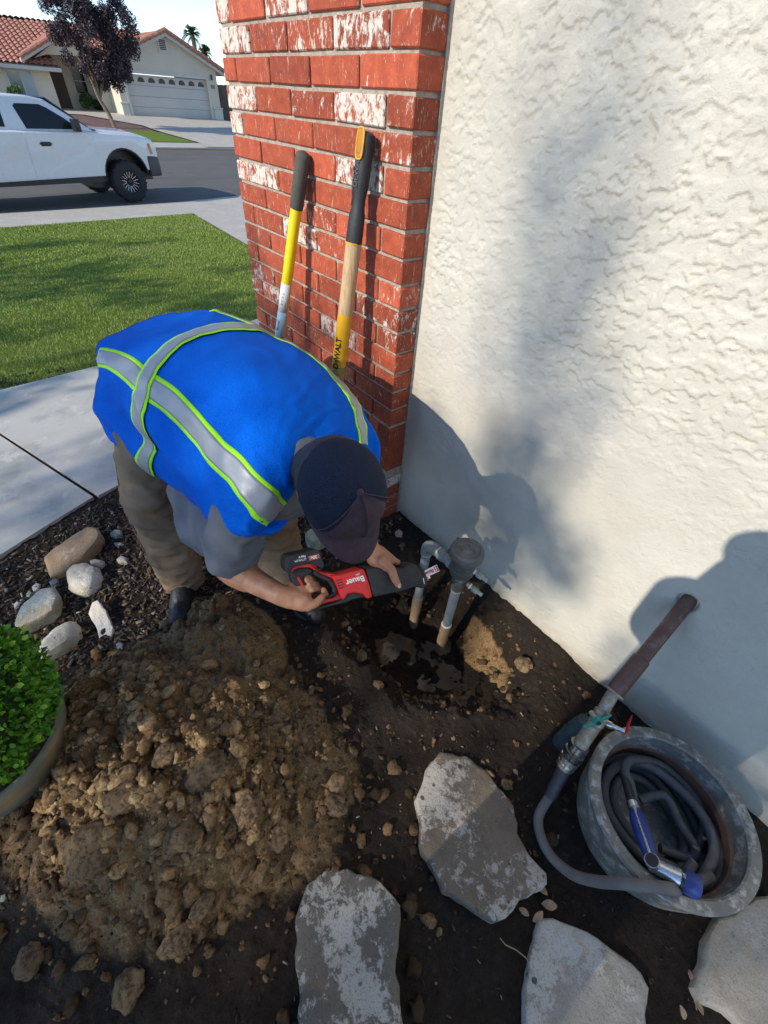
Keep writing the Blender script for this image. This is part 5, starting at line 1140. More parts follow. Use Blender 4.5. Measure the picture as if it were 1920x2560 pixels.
# ================================================================== WHITE PICKUP ACROSS THE LAWN
tg=math.radians(102); tf=Vector((math.cos(tg),math.sin(tg),0)); ts=Vector((math.sin(tg),-math.cos(tg),0))   # forward, right (towards the garden)
TW=Vector((CAM[0]-14.32,CAM[1]+3.64,prof(-13.4)+.01))-ts*1.0
truck=empty('pickup_truck',tuple(TW),'white pickup truck with tinted windows parked along the kerb','truck')
TM=Matrix(((tf.x,ts.x,0,TW.x),(tf.y,ts.y,0,TW.y),(0,0,1,TW.z),(0,0,0,1)))      # local: x forward from the front axle, y to the right side, z up
def L(p): return TM@Vector(p)
MWP=simple('white_car_paint',(.66,.66,.66),.28,0,.02,3,coat=.6); MTG=simple('tinted_glass',(.012,.016,.02),.12,0,.1,3,spec=.35); MTY=simple('tyre_rubber',(.022,.022,.023),.85,0,.2,60,.004,60)
MBP=simple('dark_bumper_plastic',(.045,.048,.052),.5,0,.1,20); MRIM=simple('black_rim',(.012,.012,.013),.3,.3,.1,20); MML=simple('milled_alloy',(.62,.62,.62),.25,.9,.05,20)
def tb(name,mb,mat,par=truck,sm=True,bev=0,seg=2,ang=30):
    mb.v=[tuple(L(p)) for p in mb.v]; return mb.build(name,mat,par,sm,bev,seg,ang)
def arch(cx,r,z,a0=180,a1=0,n=14): return [(cx+r*math.cos(math.radians(a0+(a1-a0)*i/n)),z+r*math.sin(math.radians(a0+(a1-a0)*i/n))*1.02) for i in range(n+1)]
WR_=.41
low=[(-4.35,.62),(-4.35,1.36),(-.42,1.34),(.45,1.30),(.84,1.21),(.93,1.10),(.92,.86),(.86,.66)]+[(x,z) for x,z in arch(0,.55,.50,0,180) if z>.52]+[(-.54,.55),(-2.80,.52)]+[(x,z) for x,z in arch(-3.35,.55,.50,0,180) if z>.52]+[(-3.90,.60)]
mb=MB()
def station(y,sc,dz=0): return [(x,y,z) for x,z in low]
# lower body as slices across the width with crowned hood and tucked sills
ys=[-1.0,-.985,-.93,-.5,0,.5,.93,.985,1.0]; n=len(low); V=[]
for y in ys:
    for x,z in low:
        k=abs(y); zz=z; yy=y
        if z>1.15 and x>-.45: zz=z+.05*(1-k*k)-(0.03 if k>.95 else 0)
        if z>1.3 and x<=-.45: zz=z-(.0 if k<.99 else .03)
        if x>.7: x=x-.10*max(0,(k-.55))**1.3*2
        yy=y*(1-.03*min(1,max(0,(1.0-z)/.45)))
        V.append((x,yy,zz))
Fc=[]
for j in range(len(ys)-1):
    for i in range(n): Fc.append((j*n+i,j*n+(i+1)%n,(j+1)*n+(i+1)%n,(j+1)*n+i))
Fc+= [tuple(range(n-1,-1,-1)),tuple(range((len(ys)-1)*n,len(ys)*n))]
mb.add(V,Fc); tb('body',mb,MWP,bev=.012,seg=2,ang=40)
# cab greenhouse
cabp=[(-.48,1.34),(-1.28,1.84),(-1.55,1.88),(-2.15,1.88),(-2.72,1.83),(-2.88,1.34)]
mb=MB(); V=[]; 
for y,s in ((-.90,0),(.90,0)):
    for x,z in cabp: V.append((x,y*(1-.17*((z-1.34)/.58)**1.1),z))
m_=len(cabp); Fc=[(i,(i+1)%m_,(i+1)%m_+m_,i+m_) for i in range(m_)]+[tuple(range(m_-1,-1,-1)),tuple(range(m_,2*m_))]
mb.add(V,Fc); tb('cab',mb,MWP,bev=.035,seg=3,ang=20)
def ysid(z,o=.004): return .90*(1-.17*max(0,(z-1.34)/.58)**1.1)+o
def sidepanel(name,pts,mat,par=truck,th=.012,o=.002,side=1,bev=0):
    mb=MB(); n_=len(pts); V=[(x,side*(ysid(z,o) if z>1.34 else 1.0-.03*min(1,max(0,(1.0-z)/.45))+o),z) for x,z in pts]+[(x,side*((ysid(z,o) if z>1.34 else 1.0-.03*min(1,max(0,(1.0-z)/.45))+o)-th),z) for x,z in pts]
    mb.add(V,[tuple(range(n_)),tuple(range(2*n_-1,n_-1,-1))]+[(i,(i+1)%n_,(i+1)%n_+n_,i+n_) for i in range(n_)]); return tb(name,mb,mat,par,False,bev)
for sd_ in (1,-1):
    sidepanel('side_window',[(-.78,1.375),(-1.02,1.55),(-1.30,1.715),(-1.42,1.76),(-1.86,1.76),(-1.91,1.72),(-1.84,1.375)],MTG,side=sd_,o=.006)
    sidepanel('rear_window',[(-2.22,1.40),(-2.16,1.78),(-2.58,1.76),(-2.66,1.40)],MTG,side=sd_,o=.006)
    # door slab proud of the body, with gaps all round
    dr=sidepanel('door',[(-.60,.56),(-.60,.78),(-.60,1.0),(-.60,1.16),(-.52,1.325),(-1.96,1.325),(-1.99,1.0),(-2.01,.78),(-2.02,.55)],MWP,side=sd_,o=.006,th=.02,bev=.004)
    sidepanel('door',[(-2.035,.55),(-2.02,.78),(-2.0,1.0),(-1.975,1.325),(-2.72,1.325),(-2.67,1.0),(-2.64,.78),(-2.60,.55)],MWP,side=sd_,o=.006,th=.02,bev=.004)
    mb=MB(); mb.box((-1.74,sd_*1.004,1.13),(-1.50,sd_*1.030,1.155)); mb.box((-1.72,sd_*1.0,1.10),(-1.52,sd_*1.012,1.175)); tb('door_handle',mb,MBK,dr,True,.006)
    mb=MB(); mb.tube([(-.86,sd_*.93,1.42),(-.90,sd_*1.03,1.43)],.03,8); mb.box((-.99,sd_*1.02,1.35),(-.87,sd_*1.20,1.56)); tb('mirror',mb,MBK,truck,True,.025)
    mb=MB(); mb.add([(.80,sd_*.94,1.16),(.66,sd_*.995,1.155),(.70,sd_*1.0,.93),(.87,sd_*.955,.92)],[(0,1,2,3)]); mb.add([(.905,sd_*.60,1.13),(.80,sd_*.945,1.16),(.87,sd_*.96,.92),(.94,sd_*.60,.90)],[(0,1,2,3)])
    hl=tb('headlight',mb,(lambda t:(t.col((.62,.62,.55)).rough(.12,.2),t.m)[-1])(NT('headlamp_glass')),truck,False); mm=hl.modifiers.new('s','SOLIDIFY'); mm.thickness=.02; mm.offset=1
    mb=MB(); mb.add([(.655,sd_*1.004,1.14),(.70,sd_*1.004,1.14),(.745,sd_*.998,.94),(.69,sd_*1.006,.94)],[(0,1,2,3)]); o=tb('indicator',mb,simple('amber_lens',(.65,.20,.03),.2),hl,False); mm=o.modifiers.new('s','SOLIDIFY'); mm.thickness=.012; mm.offset=1
    for X_,nm in ((0,'wheel'),(-3.35,'wheel')):
        yc=sd_*.86; ax=Vector((0,sd_,0)); 
        mb=MB(); mb.lathe([(.235,-.14),(.36,-.145),(.40,-.125),(WR_,-.09),(WR_,.09),(.40,.125),(.36,.145),(.235,.135)],(X_,yc,WR_),ax,40,closed=True); w=tb('tyre',mb,MTY,truck,True)
        mb=MB()
        for k in range(34):
            a=2*math.pi*k/34; M_=Matrix.Translation((X_,yc,WR_))@Matrix.Rotation(a,4,'Y'); off=.05 if k%2 else -.05
            mb.box((-.022,sd_*-.02 if sd_*off>0 else sd_*-.13,WR_-.012),(.018,sd_*.13 if sd_*off>0 else sd_*.02,WR_+.010),M_); mb.box((-.018,sd_*.112 if sd_>0 else -.140,.352),(.014,sd_*.140 if sd_>0 else -.112,.400),M_)
        tb('tread_block',mb,MTY,w,False)['kind']='stuff'
        mb=MB(); mb.lathe([(.235,-.10),(.240,.10),(.228,.125),(.205,.118),(.195,.07),(.06,.06),(.058,.09),(.045,.10),(.005,.10)],(X_,yc,WR_),ax,40); tb('rim',mb,MRIM,w,True)
        for k in range(8):
            for q_ in (-1,1):
                a=2*math.pi*k/8+q_*.13; a2=2*math.pi*k/8+q_*.20; P=lambda rr,an,yy:(X_+rr*math.sin(an),yc+sd_*yy,WR_+rr*math.cos(an))
                mb=MB(); mb.tube([P(.085,a,.092),P(.15,a2,.105),P(.205,a2,.116)],[.007,.008,.008],6); tb('spoke_edge',mb,MML,w,True)
for X_ in (0,-3.35):
    ap=[(x,z) for x,z in arch(X_,.549,.50,172,8)]; mb=MB(); mb.prism(ap+[(x,z) for x,z in arch(X_,.525,.50,8,172)],(1,0,0),(0,0,1),(0,1,0),(0,0,0),-.965,.965); tb('wheel_well',mb,MBK,truck,False)
    mb=MB(); mb.box((X_-.5,-.62,.45),(X_+.5,.62,1.0)); tb('inner_well',mb,MBK,truck,False)
# windscreen, bumper, grille, wipers, black chassis and bed cover
mb=MB(); mb.add([(-.56,-.80,1.40),(-.56,.80,1.40),(-1.24,.72,1.86),(-1.24,-.72,1.86)],[(0,1,2,3)]); o=tb('windscreen',mb,MTG,truck,False); mm=o.modifiers.new('s','SOLIDIFY'); mm.thickness=.02; mm.offset=1
pb=[(1.06,0),(1.05,.5),(.98,.80),(.86,.99),(.58,1.02),(.58,.94),(.80,.90),(.88,.78),(.92,.5),(.93,0)]; pb=pb+[(x,-y) for x,y in pb[::-1][1:-1]]
mb=MB(); mb.prism([(x,y) for x,y in pb],(1,0,0),(0,1,0),(0,0,1),(0,0,0),.50,.90); tb('bumper',mb,MBP,truck,True,.03)
mb=MB(); mb.box((.88,-.58,.93),(.945,.58,1.13)); tb('grille',mb,MBK,truck,False,.01)
mb=MB(); mb.tube([(-.50,.62,1.385),(-.62,.10,1.45)],.012,6); mb.box((-.56,-.82,1.345),(-.42,.84,1.375)); tb('wiper_cowl',mb,MBK,truck,False)
mb=MB(); mb.box((-4.30,-.80,.42),(.70,.80,.60)); mb.box((-.75,-.70,.30),(-.45,.70,.5)); tb('chassis',mb,MBK,truck,False)
mb=MB(); mb.box((-4.20,-.86,1.30),(-2.98,.86,1.372)); tb('bed_cover',mb,MBK,truck,False,.01)
# ================================================================== HOUSE ACROSS THE STREET
MHW=simple('house_stucco',(.62,.55,.44),.9,0,.07,.8,.01,30,kind='World'); MTRM=simple('house_trim',(.56,.54,.48),.8,0,.05,2,kind='World'); MGD=simple('garage_door_paint',(.52,.49,.45),.7,0,.04,1,kind='World')
def m_tile():
    t=NT('clay_roof_tiles'); v=t.co('World'); a=t.noise(v,3.5,5,.7); b=t.noise(t.co('World',(1,4,1)),1.6,3)
    t.col(t.mix(t.ramp(t.noise(v,9,4,.8),[(.45,0.),(.65,.6)]),t.ramp(t.math('ADD',t.math('MULTIPLY',a,.6),t.math('MULTIPLY',b,.4)),[(.3,(.30,.10,.065)),(.6,(.42,.17,.11)),(.8,(.52,.28,.19))]),(.56,.38,.30))).rough(.85); return t.m
MTL=m_tile(); MGL=simple('house_glass',(.10,.15,.18),.08,0,.15,1,spec=.8); MDK=simple('dark_wood_door',(.06,.035,.025),.6)
house=empty('house',(-40,9,.05),'cream single storey house with red tile roof and wide garage across the street','house')
GX=-37.3; gz0=.06
def wallbox(name,a,b,mat=MHW,par=house,bev=0): mb=MB(); mb.box(a,b); return mb.build(name,mat,par,False,bev)
def roofplane(name,a,b,c,d,rows=16,cols=60,par=house):
    """barrel tiled roof: a-b eave, d-c ridge; corrugated across, stepped down the slope"""
    a,b,c,d=map(Vector,(a,b,c,d)); nn=(b-a).cross(d-a).normalized(); 
    if nn.z<0: nn=-nn
    w=(b-a).length; cols=max(8,int(w/.30))*6; L_=(d-a).length; rows=max(3,int(L_/.42)); V=[];Fc=[]
    for r_ in range(rows):
        for h_ in (0,1):
            t_=(r_+h_)/rows; lift=.05 if h_==0 else .0
            for k in range(cols+1):
                u=k/cols; p=a.lerp(b,u).lerp(d.lerp(c,u),t_); ph=abs(math.sin(math.pi*u*(cols/6))); V.append(p+nn*(.075*ph+lift))
    for r_ in range(rows*2-1):
        for k in range(cols): q_=r_*(cols+1)+k; Fc.append((q_,q_+1,q_+cols+2,q_+cols+1))
    o=link(name,mesh(V,Fc),MTL,par); return o
def roofsolid(a,b,c,d,par=house):
    a,b,c,d=map(Vector,(a,b,c,d)); z=Vector((0,0,-.16)); MB().add([a,b,c,d,a+z,b+z,c+z,d+z],[(0,1,2,3),(7,6,5,4),(0,4,5,1),(1,5,6,2),(2,6,7,3),(3,7,4,0)]).build('roof_deck',MTRM,par)
# garage block: front face x=GX, y 9.4 .. 15.75, gable towards the street
ga,gb,gt,gy=9.45,15.75,2.55,12.80; apex=3.86
ds,de,dtop=9.98,15.02,2.02
mb=MB(); f=[(GX,ga,gz0-.1),(GX,ds,gz0-.1),(GX,ds,dtop),(GX,de,dtop),(GX,de,gz0-.1),(GX,gb,gz0-.1),(GX,gb,gt),(GX,gy,apex-.12),(GX,ga,gt)]
V=f+[(p[0]-.3,p[1],p[2]) for p in f]; n_=9; mb.add(V,[tuple(range(n_)),tuple(range(2*n_-1,n_-1,-1))]+[(i,(i+1)%n_,(i+1)%n_+n_,i+n_) for i in range(n_)]); mb.build('gable_wall',MHW,house)
wallbox('side_wall',(GX-7,ga,gz0-.1),(GX-.301,ga+.25,gt+.02)); wallbox('side_wall',(GX-7,gb-.25,gz0-.1),(GX-.301,gb,gt+.02))
for k in range(4):
    z0=gz0-.02+k*.49; pn=wallbox('garage_door_panel',(GX-.22,ds+.002,z0+.006),(GX-.17,de-.002,z0+.484),MGD)
for k in range(8):
    yc=ds+.33+k*.625; pts=[(yc-.20,1.66)]+[(yc+.20*math.cos(a),1.70+.19*math.sin(a)) for a in [math.pi*(1-i/10) for i in range(11)]]+[(yc+.20,1.66)]
    MB().prism(pts,(0,1,0),(0,0,1),(1,0,0),(GX-.17,0,0),-.01,.012).build('arched_pane',MTG,house)
wallbox('door_trim',(GX-.02,ds-.14,gz0),(GX+.04,ds,dtop+.14),MTRM); wallbox('door_trim',(GX-.02,de,gz0),(GX+.04,de+.14,dtop+.14),MTRM); wallbox('door_trim',(GX-.02,ds,dtop),(GX+.038,de,dtop+.14),MTRM)
wallbox('stone_base',(GX-.02,de+.22,gz0-.1),(GX+.10,gb+.08,.62),MTRM,bev=.03); wallbox('base_ledge',(GX-.02,de+.18,.62),(GX+.14,gb+.12,.70),MTRM,bev=.02)
wallbox('stone_base',(GX-.02,ga-.08,gz0-.1),(GX+.10,ds-.18,.62),MTRM,bev=.03); wallbox('base_ledge',(GX-.02,ga-.12,.62),(GX+.14,ds-.16,.70),MTRM,bev=.02)
wallbox('vent_trim',(GX,12.30,3.02),(GX+.05,12.92,3.12),MTRM); vf=wallbox('vent_frame',(GX,12.34,3.12),(GX+.04,12.88,3.66),MTRM)
for k in range(6): wallbox('vent_louvre',(GX+.03,12.42,3.16+k*.075),(GX+.06,12.80,3.20+k*.075),MDK,vf)
MB().tube([(GX+.1,15.38,2.28),(GX+.1,15.38,2.02)],[.05,.07],8).box((GX,15.36,2.1),(GX+.1,15.40,2.16)).build('wall_lantern',MDK,house,True)
wallbox('number_plate',(GX,15.28,1.62),(GX+.02,15.54,1.80),simple('grey_green_plate',(.16,.19,.17),.6),house,.005)
# garage roof: two slopes, ridge running away from the street
ov=.35; E1=(GX+ov,ga-.45,gt-.12); E2=(GX-9,ga-.45,gt-.12); R1=(GX+ov,gy,apex+.06); R2=(GX-9,gy,apex+.06); E3=(GX+ov,gb+.45,gt-.12); E4=(GX-9,gb+.45,gt-.12)
roofplane('roof_slope',E2,E1,R1,R2); roofplane('roof_slope',E3,E4,R2,R1); lo_=Vector((0,0,-.03))
roofsolid(Vector(E2)+lo_,Vector(E1)+lo_,Vector(R1)+lo_,Vector(R2)+lo_); roofsolid(Vector(E3)+lo_,Vector(E4)+lo_,Vector(R2)+lo_,Vector(R1)+lo_)
for a_,b_ in ((E1,R1),(E3,R1)):
    a_=Vector(a_);b_=Vector(b_)
    for k in range(11):
        p=a_.lerp(b_,k/11);q_=a_.lerp(b_,(k+1.12)/11); MB().tube([p+Vector((.02,0,.06)),q_+Vector((.02,0,.09))],[.12,.10],8).build('verge_tile',MTL,house,True)
# main wing on the left with eave towards the street
MX=-39.6; wallbox('front_wall',(MX-.3,-9,gz0-.1),(MX,6.46,2.1)); wallbox('front_wall',(MX-2.2,6.46,gz0-.1),(MX-1.9,9.5,2.9)); wallbox('porch_side_wall',(MX-2.2,6.30,gz0-.1),(MX-.301,6.46,2.1))
wallbox('porch_column',(MX-.28,8.9,gz0-.1),(MX+.02,9.44,2.6))
roofplane('roof_slope',(MX+.55,-10,1.98),(MX+.55,7.0,1.98),(MX-5.5,7.0,4.02),(MX-5.5,-10,4.02)); roofsolid((MX+.55,-10,1.95),(MX+.55,7.0,1.95),(MX-5.5,7.0,3.99),(MX-5.5,-10,3.99))
roofplane('roof_slope',(MX-1.2,7.0,2.65),(MX-1.2,13.6,2.65),(MX-5.5,13.6,4.25),(MX-5.5,7.0,4.05)); roofplane('roof_slope',(MX-11,14,2),(MX-11,-10,2),(MX-5.5,-10,4.03),(MX-5.5,14,4.2))
wallbox('fascia',(MX+.50,-10,1.80),(MX+.62,7.02,1.96),MTRM)
wf=wallbox('window_frame',(MX,4.18,.56),(MX+.05,5.56,1.80),MTRM); wallbox('window_pane',(MX+.04,4.26,.64),(MX+.065,4.86,1.72),MGL,wf); wallbox('window_pane',(MX+.04,4.92,.64),(MX+.065,5.48,1.72),simple('painted_reflection_glass',(.28,.36,.40),.1,0,.1,1),wf)  # second pane is paler: a reflection put into its base colour
wf=wallbox('window_frame',(MX,-3.5,.56),(MX+.05,-1.6,1.80),MTRM); wallbox('window_pane',(MX+.04,-3.42,.64),(MX+.065,-1.68,1.72),MGL,wf)
wallbox('front_door',(MX-1.9,6.62,gz0),(MX-1.84,7.50,2.05),MDK); wf=wallbox('window_frame',(MX-1.9,7.95,.85),(MX-1.85,8.75,2.1),MTRM); wallbox('window_pane',(MX-1.86,8.02,.92),(MX-1.835,8.68,1.46),MTG,wf); wallbox('window_pane',(MX-1.86,8.02,1.50),(MX-1.835,8.68,2.04),MTG,wf)
# porch gable
pg=[(MX+.35,5.2,2.36),(MX+.35,9.3,2.62),(MX+.35,9.6,2.5),(MX+.35,7.75,3.50)]
mb=MB(); f=[(MX+.1,5.9,2.30),(MX+.1,6.6,2.50),(MX+.1,9.1,2.60),(MX+.1,9.35,2.62),(MX+.1,7.75,3.36)]; V=f+[(p[0]-.3,p[1],p[2]) for p in f]; mb.add(V,[tuple(range(5)),tuple(range(9,4,-1))]+[(i,(i+1)%5,(i+1)%5+5,i+5) for i in range(5)]); mb.build('porch_gable',MHW,house)
PE1=(MX+.5,5.15,2.25);PR=(MX+.5,7.75,3.52);PE2=(MX+.5,9.9,2.60)
for a_,b_,nm in ((PE1,PR,1),(PE2,PR,-1)):
    a_=Vector(a_);b_=Vector(b_);bk=Vector((-5,0,0))
    if nm==1: roofplane('roof_slope',a_+bk,a_,b_,b_+bk); 
    else: roofplane('roof_slope',a_,a_+bk,b_+bk,b_)
    roofsolid(a_+bk+lo_,a_+lo_,b_+lo_,b_+bk+lo_)
    for k in range(7):
        p=a_.lerp(b_,k/7);q_=a_.lerp(b_,(k+1.1)/7); MB().tube([p+Vector((.02,0,.05)),q_+Vector((.02,0,.08))],[.11,.09],8).build('verge_tile',MTL,house,True)
wallbox('back_block',(MX-11,-10,gz0-.1),(MX-2.3,15.5,2.0))
# far planting, path, driveway
MMU=simple('reddish_mulch',(.15,.085,.07),.95,0,.3,3,.02,20,kind='World')
sheet('mulch_bed',[(-27.6,-12),(-30.9,7.9),(-31.2,9.25),(-33.3,9.1),(-36.6,6.9),(-36.8,-12)],MMU,off=.012)
sheet('far_lawn',[(-27.55,-30),(-27.55,8.0),(-27.6,9.9),(-31.1,9.35),(-31.6,8.2),(-30.3,3),(-29.5,-30)],m_grassbase('far_lawn_green',(.13,.21,.035),(.20,.29,.05)),off=.02)
sheet('far_driveway',[(-25.46,9.6),(-27.6,10.0),(-31.2,9.45),(-33.4,9.2),(-36.7,7.0),(-36.9,4),(-39.5,4),(-41.4,6.4),(-41.4,9.44),(-37.2,9.44),(-37.2,15.8),(-25.46,17.2)],MCW,off=.03)
# fences and neighbours right of the garage
fe=empty('wooden_fence',(-38.5,16.5,.1),'grey weathered board fence right of the garage','fence'); MFE=simple('weathered_fence_wood',(.13,.105,.085),.9,0,.3,2,.01,30,kind='World')
for k in range(22): wallbox('board',(-38.6,15.78+k*.15,.0),(-38.56,15.92+k*.15,1.85+.02*(k%2)),MFE,fe)
wallbox('rail',(-38.65,15.78,1.5),(-38.6,19.1,1.6),MFE,fe)
# ------------------------------------------------------------------ trees
def leafcloud(name,blobs,n,size,mat,par,seed,flat=0.,droop=0.):
    r=np.random.default_rng(seed); w=np.array([b[1]**2 for b in blobs]); w=w/w.sum(); k=r.choice(len(blobs),n,p=w)
    c=np.array([b[0][:] for b in blobs])[k]; R_=np.array([b[1] for b in blobs])[k]; st=np.array([b[2] if len(b)>2 else 1. for b in blobs])[k]
    d=r.normal(size=(n,3)); d/=np.linalg.norm(d,axis=1)[:,None]; rad=R_*(r.random(n)**.45); p=c+d*rad[:,None]*np.stack([np.ones(n),np.ones(n),st],1)
    a=r.normal(size=(n,3)); a/=np.linalg.norm(a,axis=1)[:,None]; b=np.cross(a,r.normal(size=(n,3))); b/=np.linalg.norm(b,axis=1)[:,None]; s=size*r.uniform(.6,1.3,n)[:,None]
    v=np.stack([p-a*s,p+b*s*.5,p+a*s,p-b*s*.5],1).reshape(-1,3); q=np.arange(n*4).reshape(-1,4); at_=np.repeat(np.stack([r.random(n)]*3+[np.ones(n)],1),4,0)
    o=link(name,npmesh(name,v,q,at_),mat,par); o['kind']='stuff'; return o
def m_leaf(name,stops):
    t=NT(name); a=t.n('VertexColor',layer_name='kind_of_soil'); s=t.n('SeparateColor'); t.l(a.outputs[0],s.inputs[0]); t.col(t.ramp(s.outputs[0],stops)).rough(.5,spec=.4); return t.m
MPU=m_leaf('purple_leaf',[(0,(.022,.014,.020)),(.6,(.050,.030,.042)),(.9,(.10,.070,.085)),(1,(.20,.15,.16))])
pt=empty('plum_tree',(-32.4,7.45,-.27),'dark purple leafed plum tree standing in front of the porch','tree')
MBK2=simple('plum_bark',(.22,.16,.11),.9,0,.3,6,.01,40,kind='World')
tp=[Vector((-32.4,7.45,-.35)),Vector((-32.4,7.30,.3)),Vector((-32.4,7.05,.85)),Vector((-32.4,6.95,1.3))]
MB().tube(spline(tp,5),[.11-.003*i for i in range(16)],12).build('trunk',MBK2,pt,True)
for e in ((-32.2,6.5,2.4),(-32.5,8.2,2.6),(-32.0,7.2,3.4),(-32.8,6.9,3.6),(-32.1,8.9,3.5)): MB().tube(spline([tp[2],tp[3].lerp(Vector(e),.5)+Vector((.1,.05,.1)),Vector(e)],5),[.075-.005*i for i in range(11)],8).build('limb',MBK2,pt,True)
r=random.Random(8); bl=[]
for i in range(125):
    zz=r.uniform(1.45,5.6); half=np.interp(zz,[1.4,2.2,3.2,4.2,5.4],[.5,1.35,1.75,1.6,.9]); yy=7.65+(zz-2)*-.07+r.uniform(-1,1)*half; bl.append((Vector((-32.4+r.uniform(-1,1)*half*.8,yy,zz)),r.uniform(.25,.46)))
leafcloud('crown',bl,60000,.05,MPU,pt,3)
MPG=m_leaf('palm_frond_green',[(0,(.05,.09,.02)),(.6,(.11,.17,.035)),(1,(.22,.26,.07))])
def palm(x,y,zt,R_,label):
    e=empty('palm_tree',(x,y,.3),label,'palm tree','palm trees behind the garage'); MB().tube([(x,y,0),(x,y+.1,zt*.5),(x,y,zt)],[.28,.22,.24],10).build('trunk',simple('palm_trunk',(.20,.15,.10),.95),e,True)
    rr=random.Random(int(y*10)); mb=MB()
    for k in range(46):
        az=rr.uniform(0,6.28); el=rr.uniform(-.7,1.35); pts=[]; d=Vector((math.cos(az)*math.cos(el),math.sin(az)*math.cos(el),math.sin(el)))
        for i in range(7): t_=i/6; pts.append(Vector((x,y,zt))+d*R_*t_+Vector((0,0,-.75*R_*t_*t_*(.4+.6*math.cos(el)))))
        n0=len(mb.v); sidev_=d.cross(Vector((0,0,1))).normalized()
        for i,p in enumerate(pts):
            w=.30*R_*math.sin(math.pi*min(1,.12+i/6*.95))**.8; 
            if i<6:
                for q_ in range(3):
                    t_=q_/3; pp=p.lerp(pts[i+1],t_)
                    for s_ in (-1,1): m0=pp; tip=pp+sidev_*s_*w+d*w*.9+Vector((0,0,-.25*w)); mb.add([m0,m0+d*.05,tip],[(0,1,2)])
        mb.tube(pts,.02,4)
    o=mb.build('fronds',MPG,e); o['kind']='stuff'
palm(-70,27.9,6.05,1.35,'taller fan palm rising behind the garage roof'); palm(-70,29.1,4.75,1.1,'lower fan palm right behind the taller palm')
MGN2=m_leaf('hedge_green',[(0,(.03,.06,.015)),(.6,(.07,.13,.03)),(1,(.14,.22,.06))])
for (x,y,z,R_,nn,lab) in [(-45,17.4,1.8,.9,5000,'green bush behind the board fence beside the garage'),(-41.0,8.3,.55,.42,2500,'dark shrub under the porch window'),(-41.2,9.0,.35,.3,1500,'small shrub beside the porch column'),(-38.2,4.15,.75,.35,2000,'leafy shrub at the far left behind the pickup roof'),(-62,30,3.2,1.6,4000,'distant treetop right of the palms')]:
    e=empty('shrub',(x,y,.1),lab,'shrub'); leafcloud('foliage',[(Vector((x+random.uniform(-.4,.4)*R_,y+random.uniform(-.5,.5)*R_,z+random.uniform(-.4,.4)*R_)),R_*.7) for _ in range(6)],nn,.06,MGN2,e,int(abs(x*3)))
    MB().tube([(x,y,0),(x,y,z)],.05,6).build('stem',MBK2,e)
# next house to the right, partly behind the pillar
nb=empty('house',(-42,30,.1),'neighbouring cream house mostly hidden behind the brick pillar','house'); wallbox('wall',(-50,22,0),(-40,36,2.5),MHW,nb)
roofplane('roof_slope',(-39.5,21.5,2.5),(-39.5,36.5,2.5),(-45,36.5,4.1),(-45,21.5,4.1),par=nb); roofsolid((-39.5,21.5,2.46),(-39.5,36.5,2.46),(-45,36.5,4.06),(-45,21.5,4.06),par=nb); wf=wallbox('window_frame',(-40,26,.8),(-39.95,28,2.0),MTRM,nb); wallbox('window_pane',(-39.96,26.08,.88),(-39.93,27.92,1.92),MGL,wf)
# ================================================================== BEHIND THE CAMERA: shade trees and the photographer
MSG=m_leaf('shade_leaf',[(0,(.03,.06,.015)),(.6,(.07,.12,.03)),(1,(.12,.18,.05))])
def shade_tree(x,y,blobs,n,size,lab,seed,th=5.):
    e=empty('shade_tree',(x,y,0),lab,'tree','trees behind the photographer'); MB().tube([(x,y,-.3),(x+.1,y,th*.5),(x,y+.1,th)],[.17,.13,.09],10).build('trunk',MBK2,e,True)
    r=random.Random(seed)
    for b in r.sample(blobs,min(10,len(blobs))): MB().tube([(x,y,th*.55),tuple(Vector((x,y,th*.75)).lerp(b[0],.5)+Vector((0,0,.2))),tuple(b[0])],[.07,.045,.015],6).build('limb',MBK2,e,True)
    leafcloud('crown',blobs,n,size,MSG,e,seed)
r=random.Random(21)
def hgt(zw,y,yt=.1): return zw+.575*(yt-y)
bl=[]
for i in range(48):
    y=r.uniform(-13.0,-10.2); x=r.uniform(-1.6,2.6); zw=r.uniform(-2.4,.34 if x>-.2 else .45); rr=r.uniform(.28,.55); xw=x+.36
    if any(math.hypot(xw-a_,zw-b_)<rr+c_ for a_,b_,c_ in ((.92,-.25,.12),(.80,.42,.06),(.98,.22,.05))): rr*=.35; zw-=.5
    bl.append((Vector((x,y,hgt(zw,y))),rr))
for zw,xw,rr in ((.60,.56,.2),(.42,.66,.24),(.35,.75,.22)): y=-12.2; bl.append((Vector((xw-.36,y,hgt(zw,y))),rr))
shade_tree(.6,-11.6,bl,15000,.05,'broad leafy tree south of the garden, shading the lower wall',31,5.0)
leafcloud('crown_shoot',[(Vector((xw-.36,-12.2,hgt(zw,-12.2))),rr) for zw,xw,rr in ((.80,.54,.30),(1.05,.51,.27),(1.3,.47,.25),(1.52,.43,.22))],620,.032,MSG,[o_ for o_ in COL.objects if o_.name.startswith('shade_tree')][0],77)
bl=[]
for i in range(60):
    y=r.uniform(-13,-9.5); x=r.uniform(-8.5,-2.2); bl.append((Vector((x,y,hgt(r.uniform(-2.5,.1),y,r.uniform(-.5,1.6)))),r.uniform(.22,.5)))
shade_tree(-5.0,-11.2,bl,4200,.08,'open crowned tree shading the lawn',33,5.2)
ph=empty('person',(1.31,-1.42,0),'photographer standing at the garden edge holding a phone forward','person')
b=MB(); H0=Vector((1.315,-1.46,0))
b.chain([H0+Vector((0,0,.95)),H0+Vector((0,0,1.2)),H0+Vector((0,.02,1.42))],[.15,.14,.15],16); b.caps(H0+Vector((-.17,.02,1.46)),.06,H0+Vector((.17,.02,1.46)),.06); b.caps(H0+Vector((0,.02,1.48)),.055,H0+Vector((0,.05,1.62)),.05)
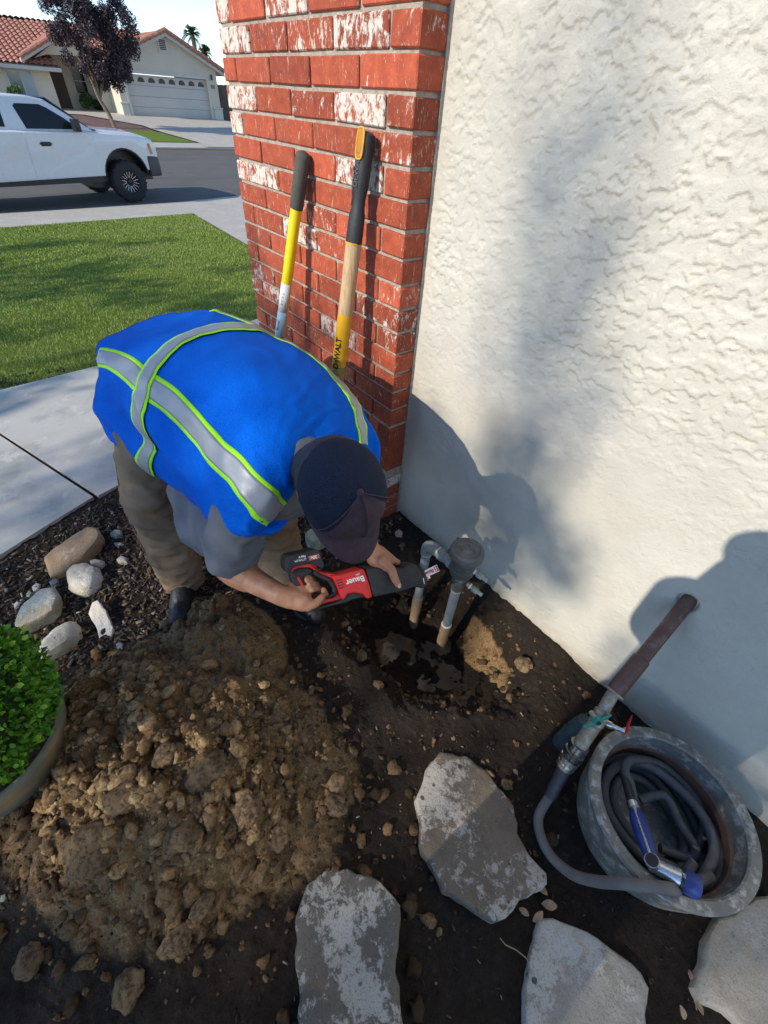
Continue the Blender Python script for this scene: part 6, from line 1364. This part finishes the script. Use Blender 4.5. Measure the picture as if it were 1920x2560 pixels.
b.ball(H0+Vector((0,.06,1.70)),(.078,.098,.112),24,16); b.caps(H0+Vector((0,.15,1.69)),.010,H0+Vector((0,.172,1.665)),.013)
for s in (-1,1):
    b.chain([H0+Vector((.09*s,0,.92)),H0+Vector((.11*s,.01,.5)),H0+Vector((.11*s,-.01,.09))],[.088,.062,.042]); b.chain([H0+Vector((.11*s,-.03,.05)),H0+Vector((.12*s,.13,.035))],[.042,.036])
    b.chain([H0+Vector((.19*s,.02,1.44)),H0+Vector((.185*s,.13,1.20)),Vector((1.22+.055*s,-1.16,1.44))],[.052,.042,.030]); hn=Vector((1.22+.05*s,-1.14,1.46))
    b.caps(hn,.030,hn+Vector((0,.015,.045)),.026)
    for k in range(4): b.chain([hn+Vector((.0,.0,.012*k+.01)),hn+Vector((-.035*s,.028,.014*k+.012)),hn+Vector((-.055*s,.018,.014*k+.012))],[.010,.009,.008],8)
    b.chain([hn+Vector((0,-.01,.03)),hn+Vector((-.03*s,-.02,.06))],[.013,.010],8)
remesh(b,'body',MSK,ph,.008,4)
b=MB(); b.chain([H0+Vector((0,0,.98)),H0+Vector((0,0,1.2)),H0+Vector((0,.02,1.40))],[.20,.195,.185],16); b.caps(H0+Vector((-.17,.02,1.44)),.085,H0+Vector((.17,.02,1.44)),.078)
for s in (-1,1): b.caps(H0+Vector((.19*s,.02,1.43)),.078,H0+Vector((.19*s,.10,1.24)),.074)
b.ball(H0+Vector((0,.04,1.53)),(.17,.13,.10),20,12)  # collar bulk added, like the wide torso, to close lit gaps in the shadow
remesh(b,'t_shirt',MTS,ph,.012,4)
b=MB(); b.ball(H0+Vector((0,0,.93)),(.18,.14,.13),20,12)
for s in (-1,1): b.chain([H0+Vector((.09*s,0,.90)),H0+Vector((.10*s,.01,.5)),H0+Vector((.11*s,-.01,.12))],[.125,.105,.085])
remesh(b,'trousers',simple('blue_denim',(.05,.08,.14),.9),ph,.012,4)
b=MB(); b.ball(H0+Vector((0,.045,1.735)),(.084,.102,.10),24,16); remesh(b,'hair',MHR,ph,.008,2)
MB().lathe([(.20,-.035),(.17,-.012),(.105,.0),(.100,.06),(.085,.105),(.05,.118),(.003,.12),(.003,.116),(.08,.10),(.095,.0),(.165,-.018),(.197,-.042)],H0+Vector((0,.045,1.695)),n=40,cap=(0,0)).build('added_sun_hat',simple('added_hat_straw',(.50,.40,.24),.9),ph,True)  # hat added so that its brim broadens the photographer's cast shadow
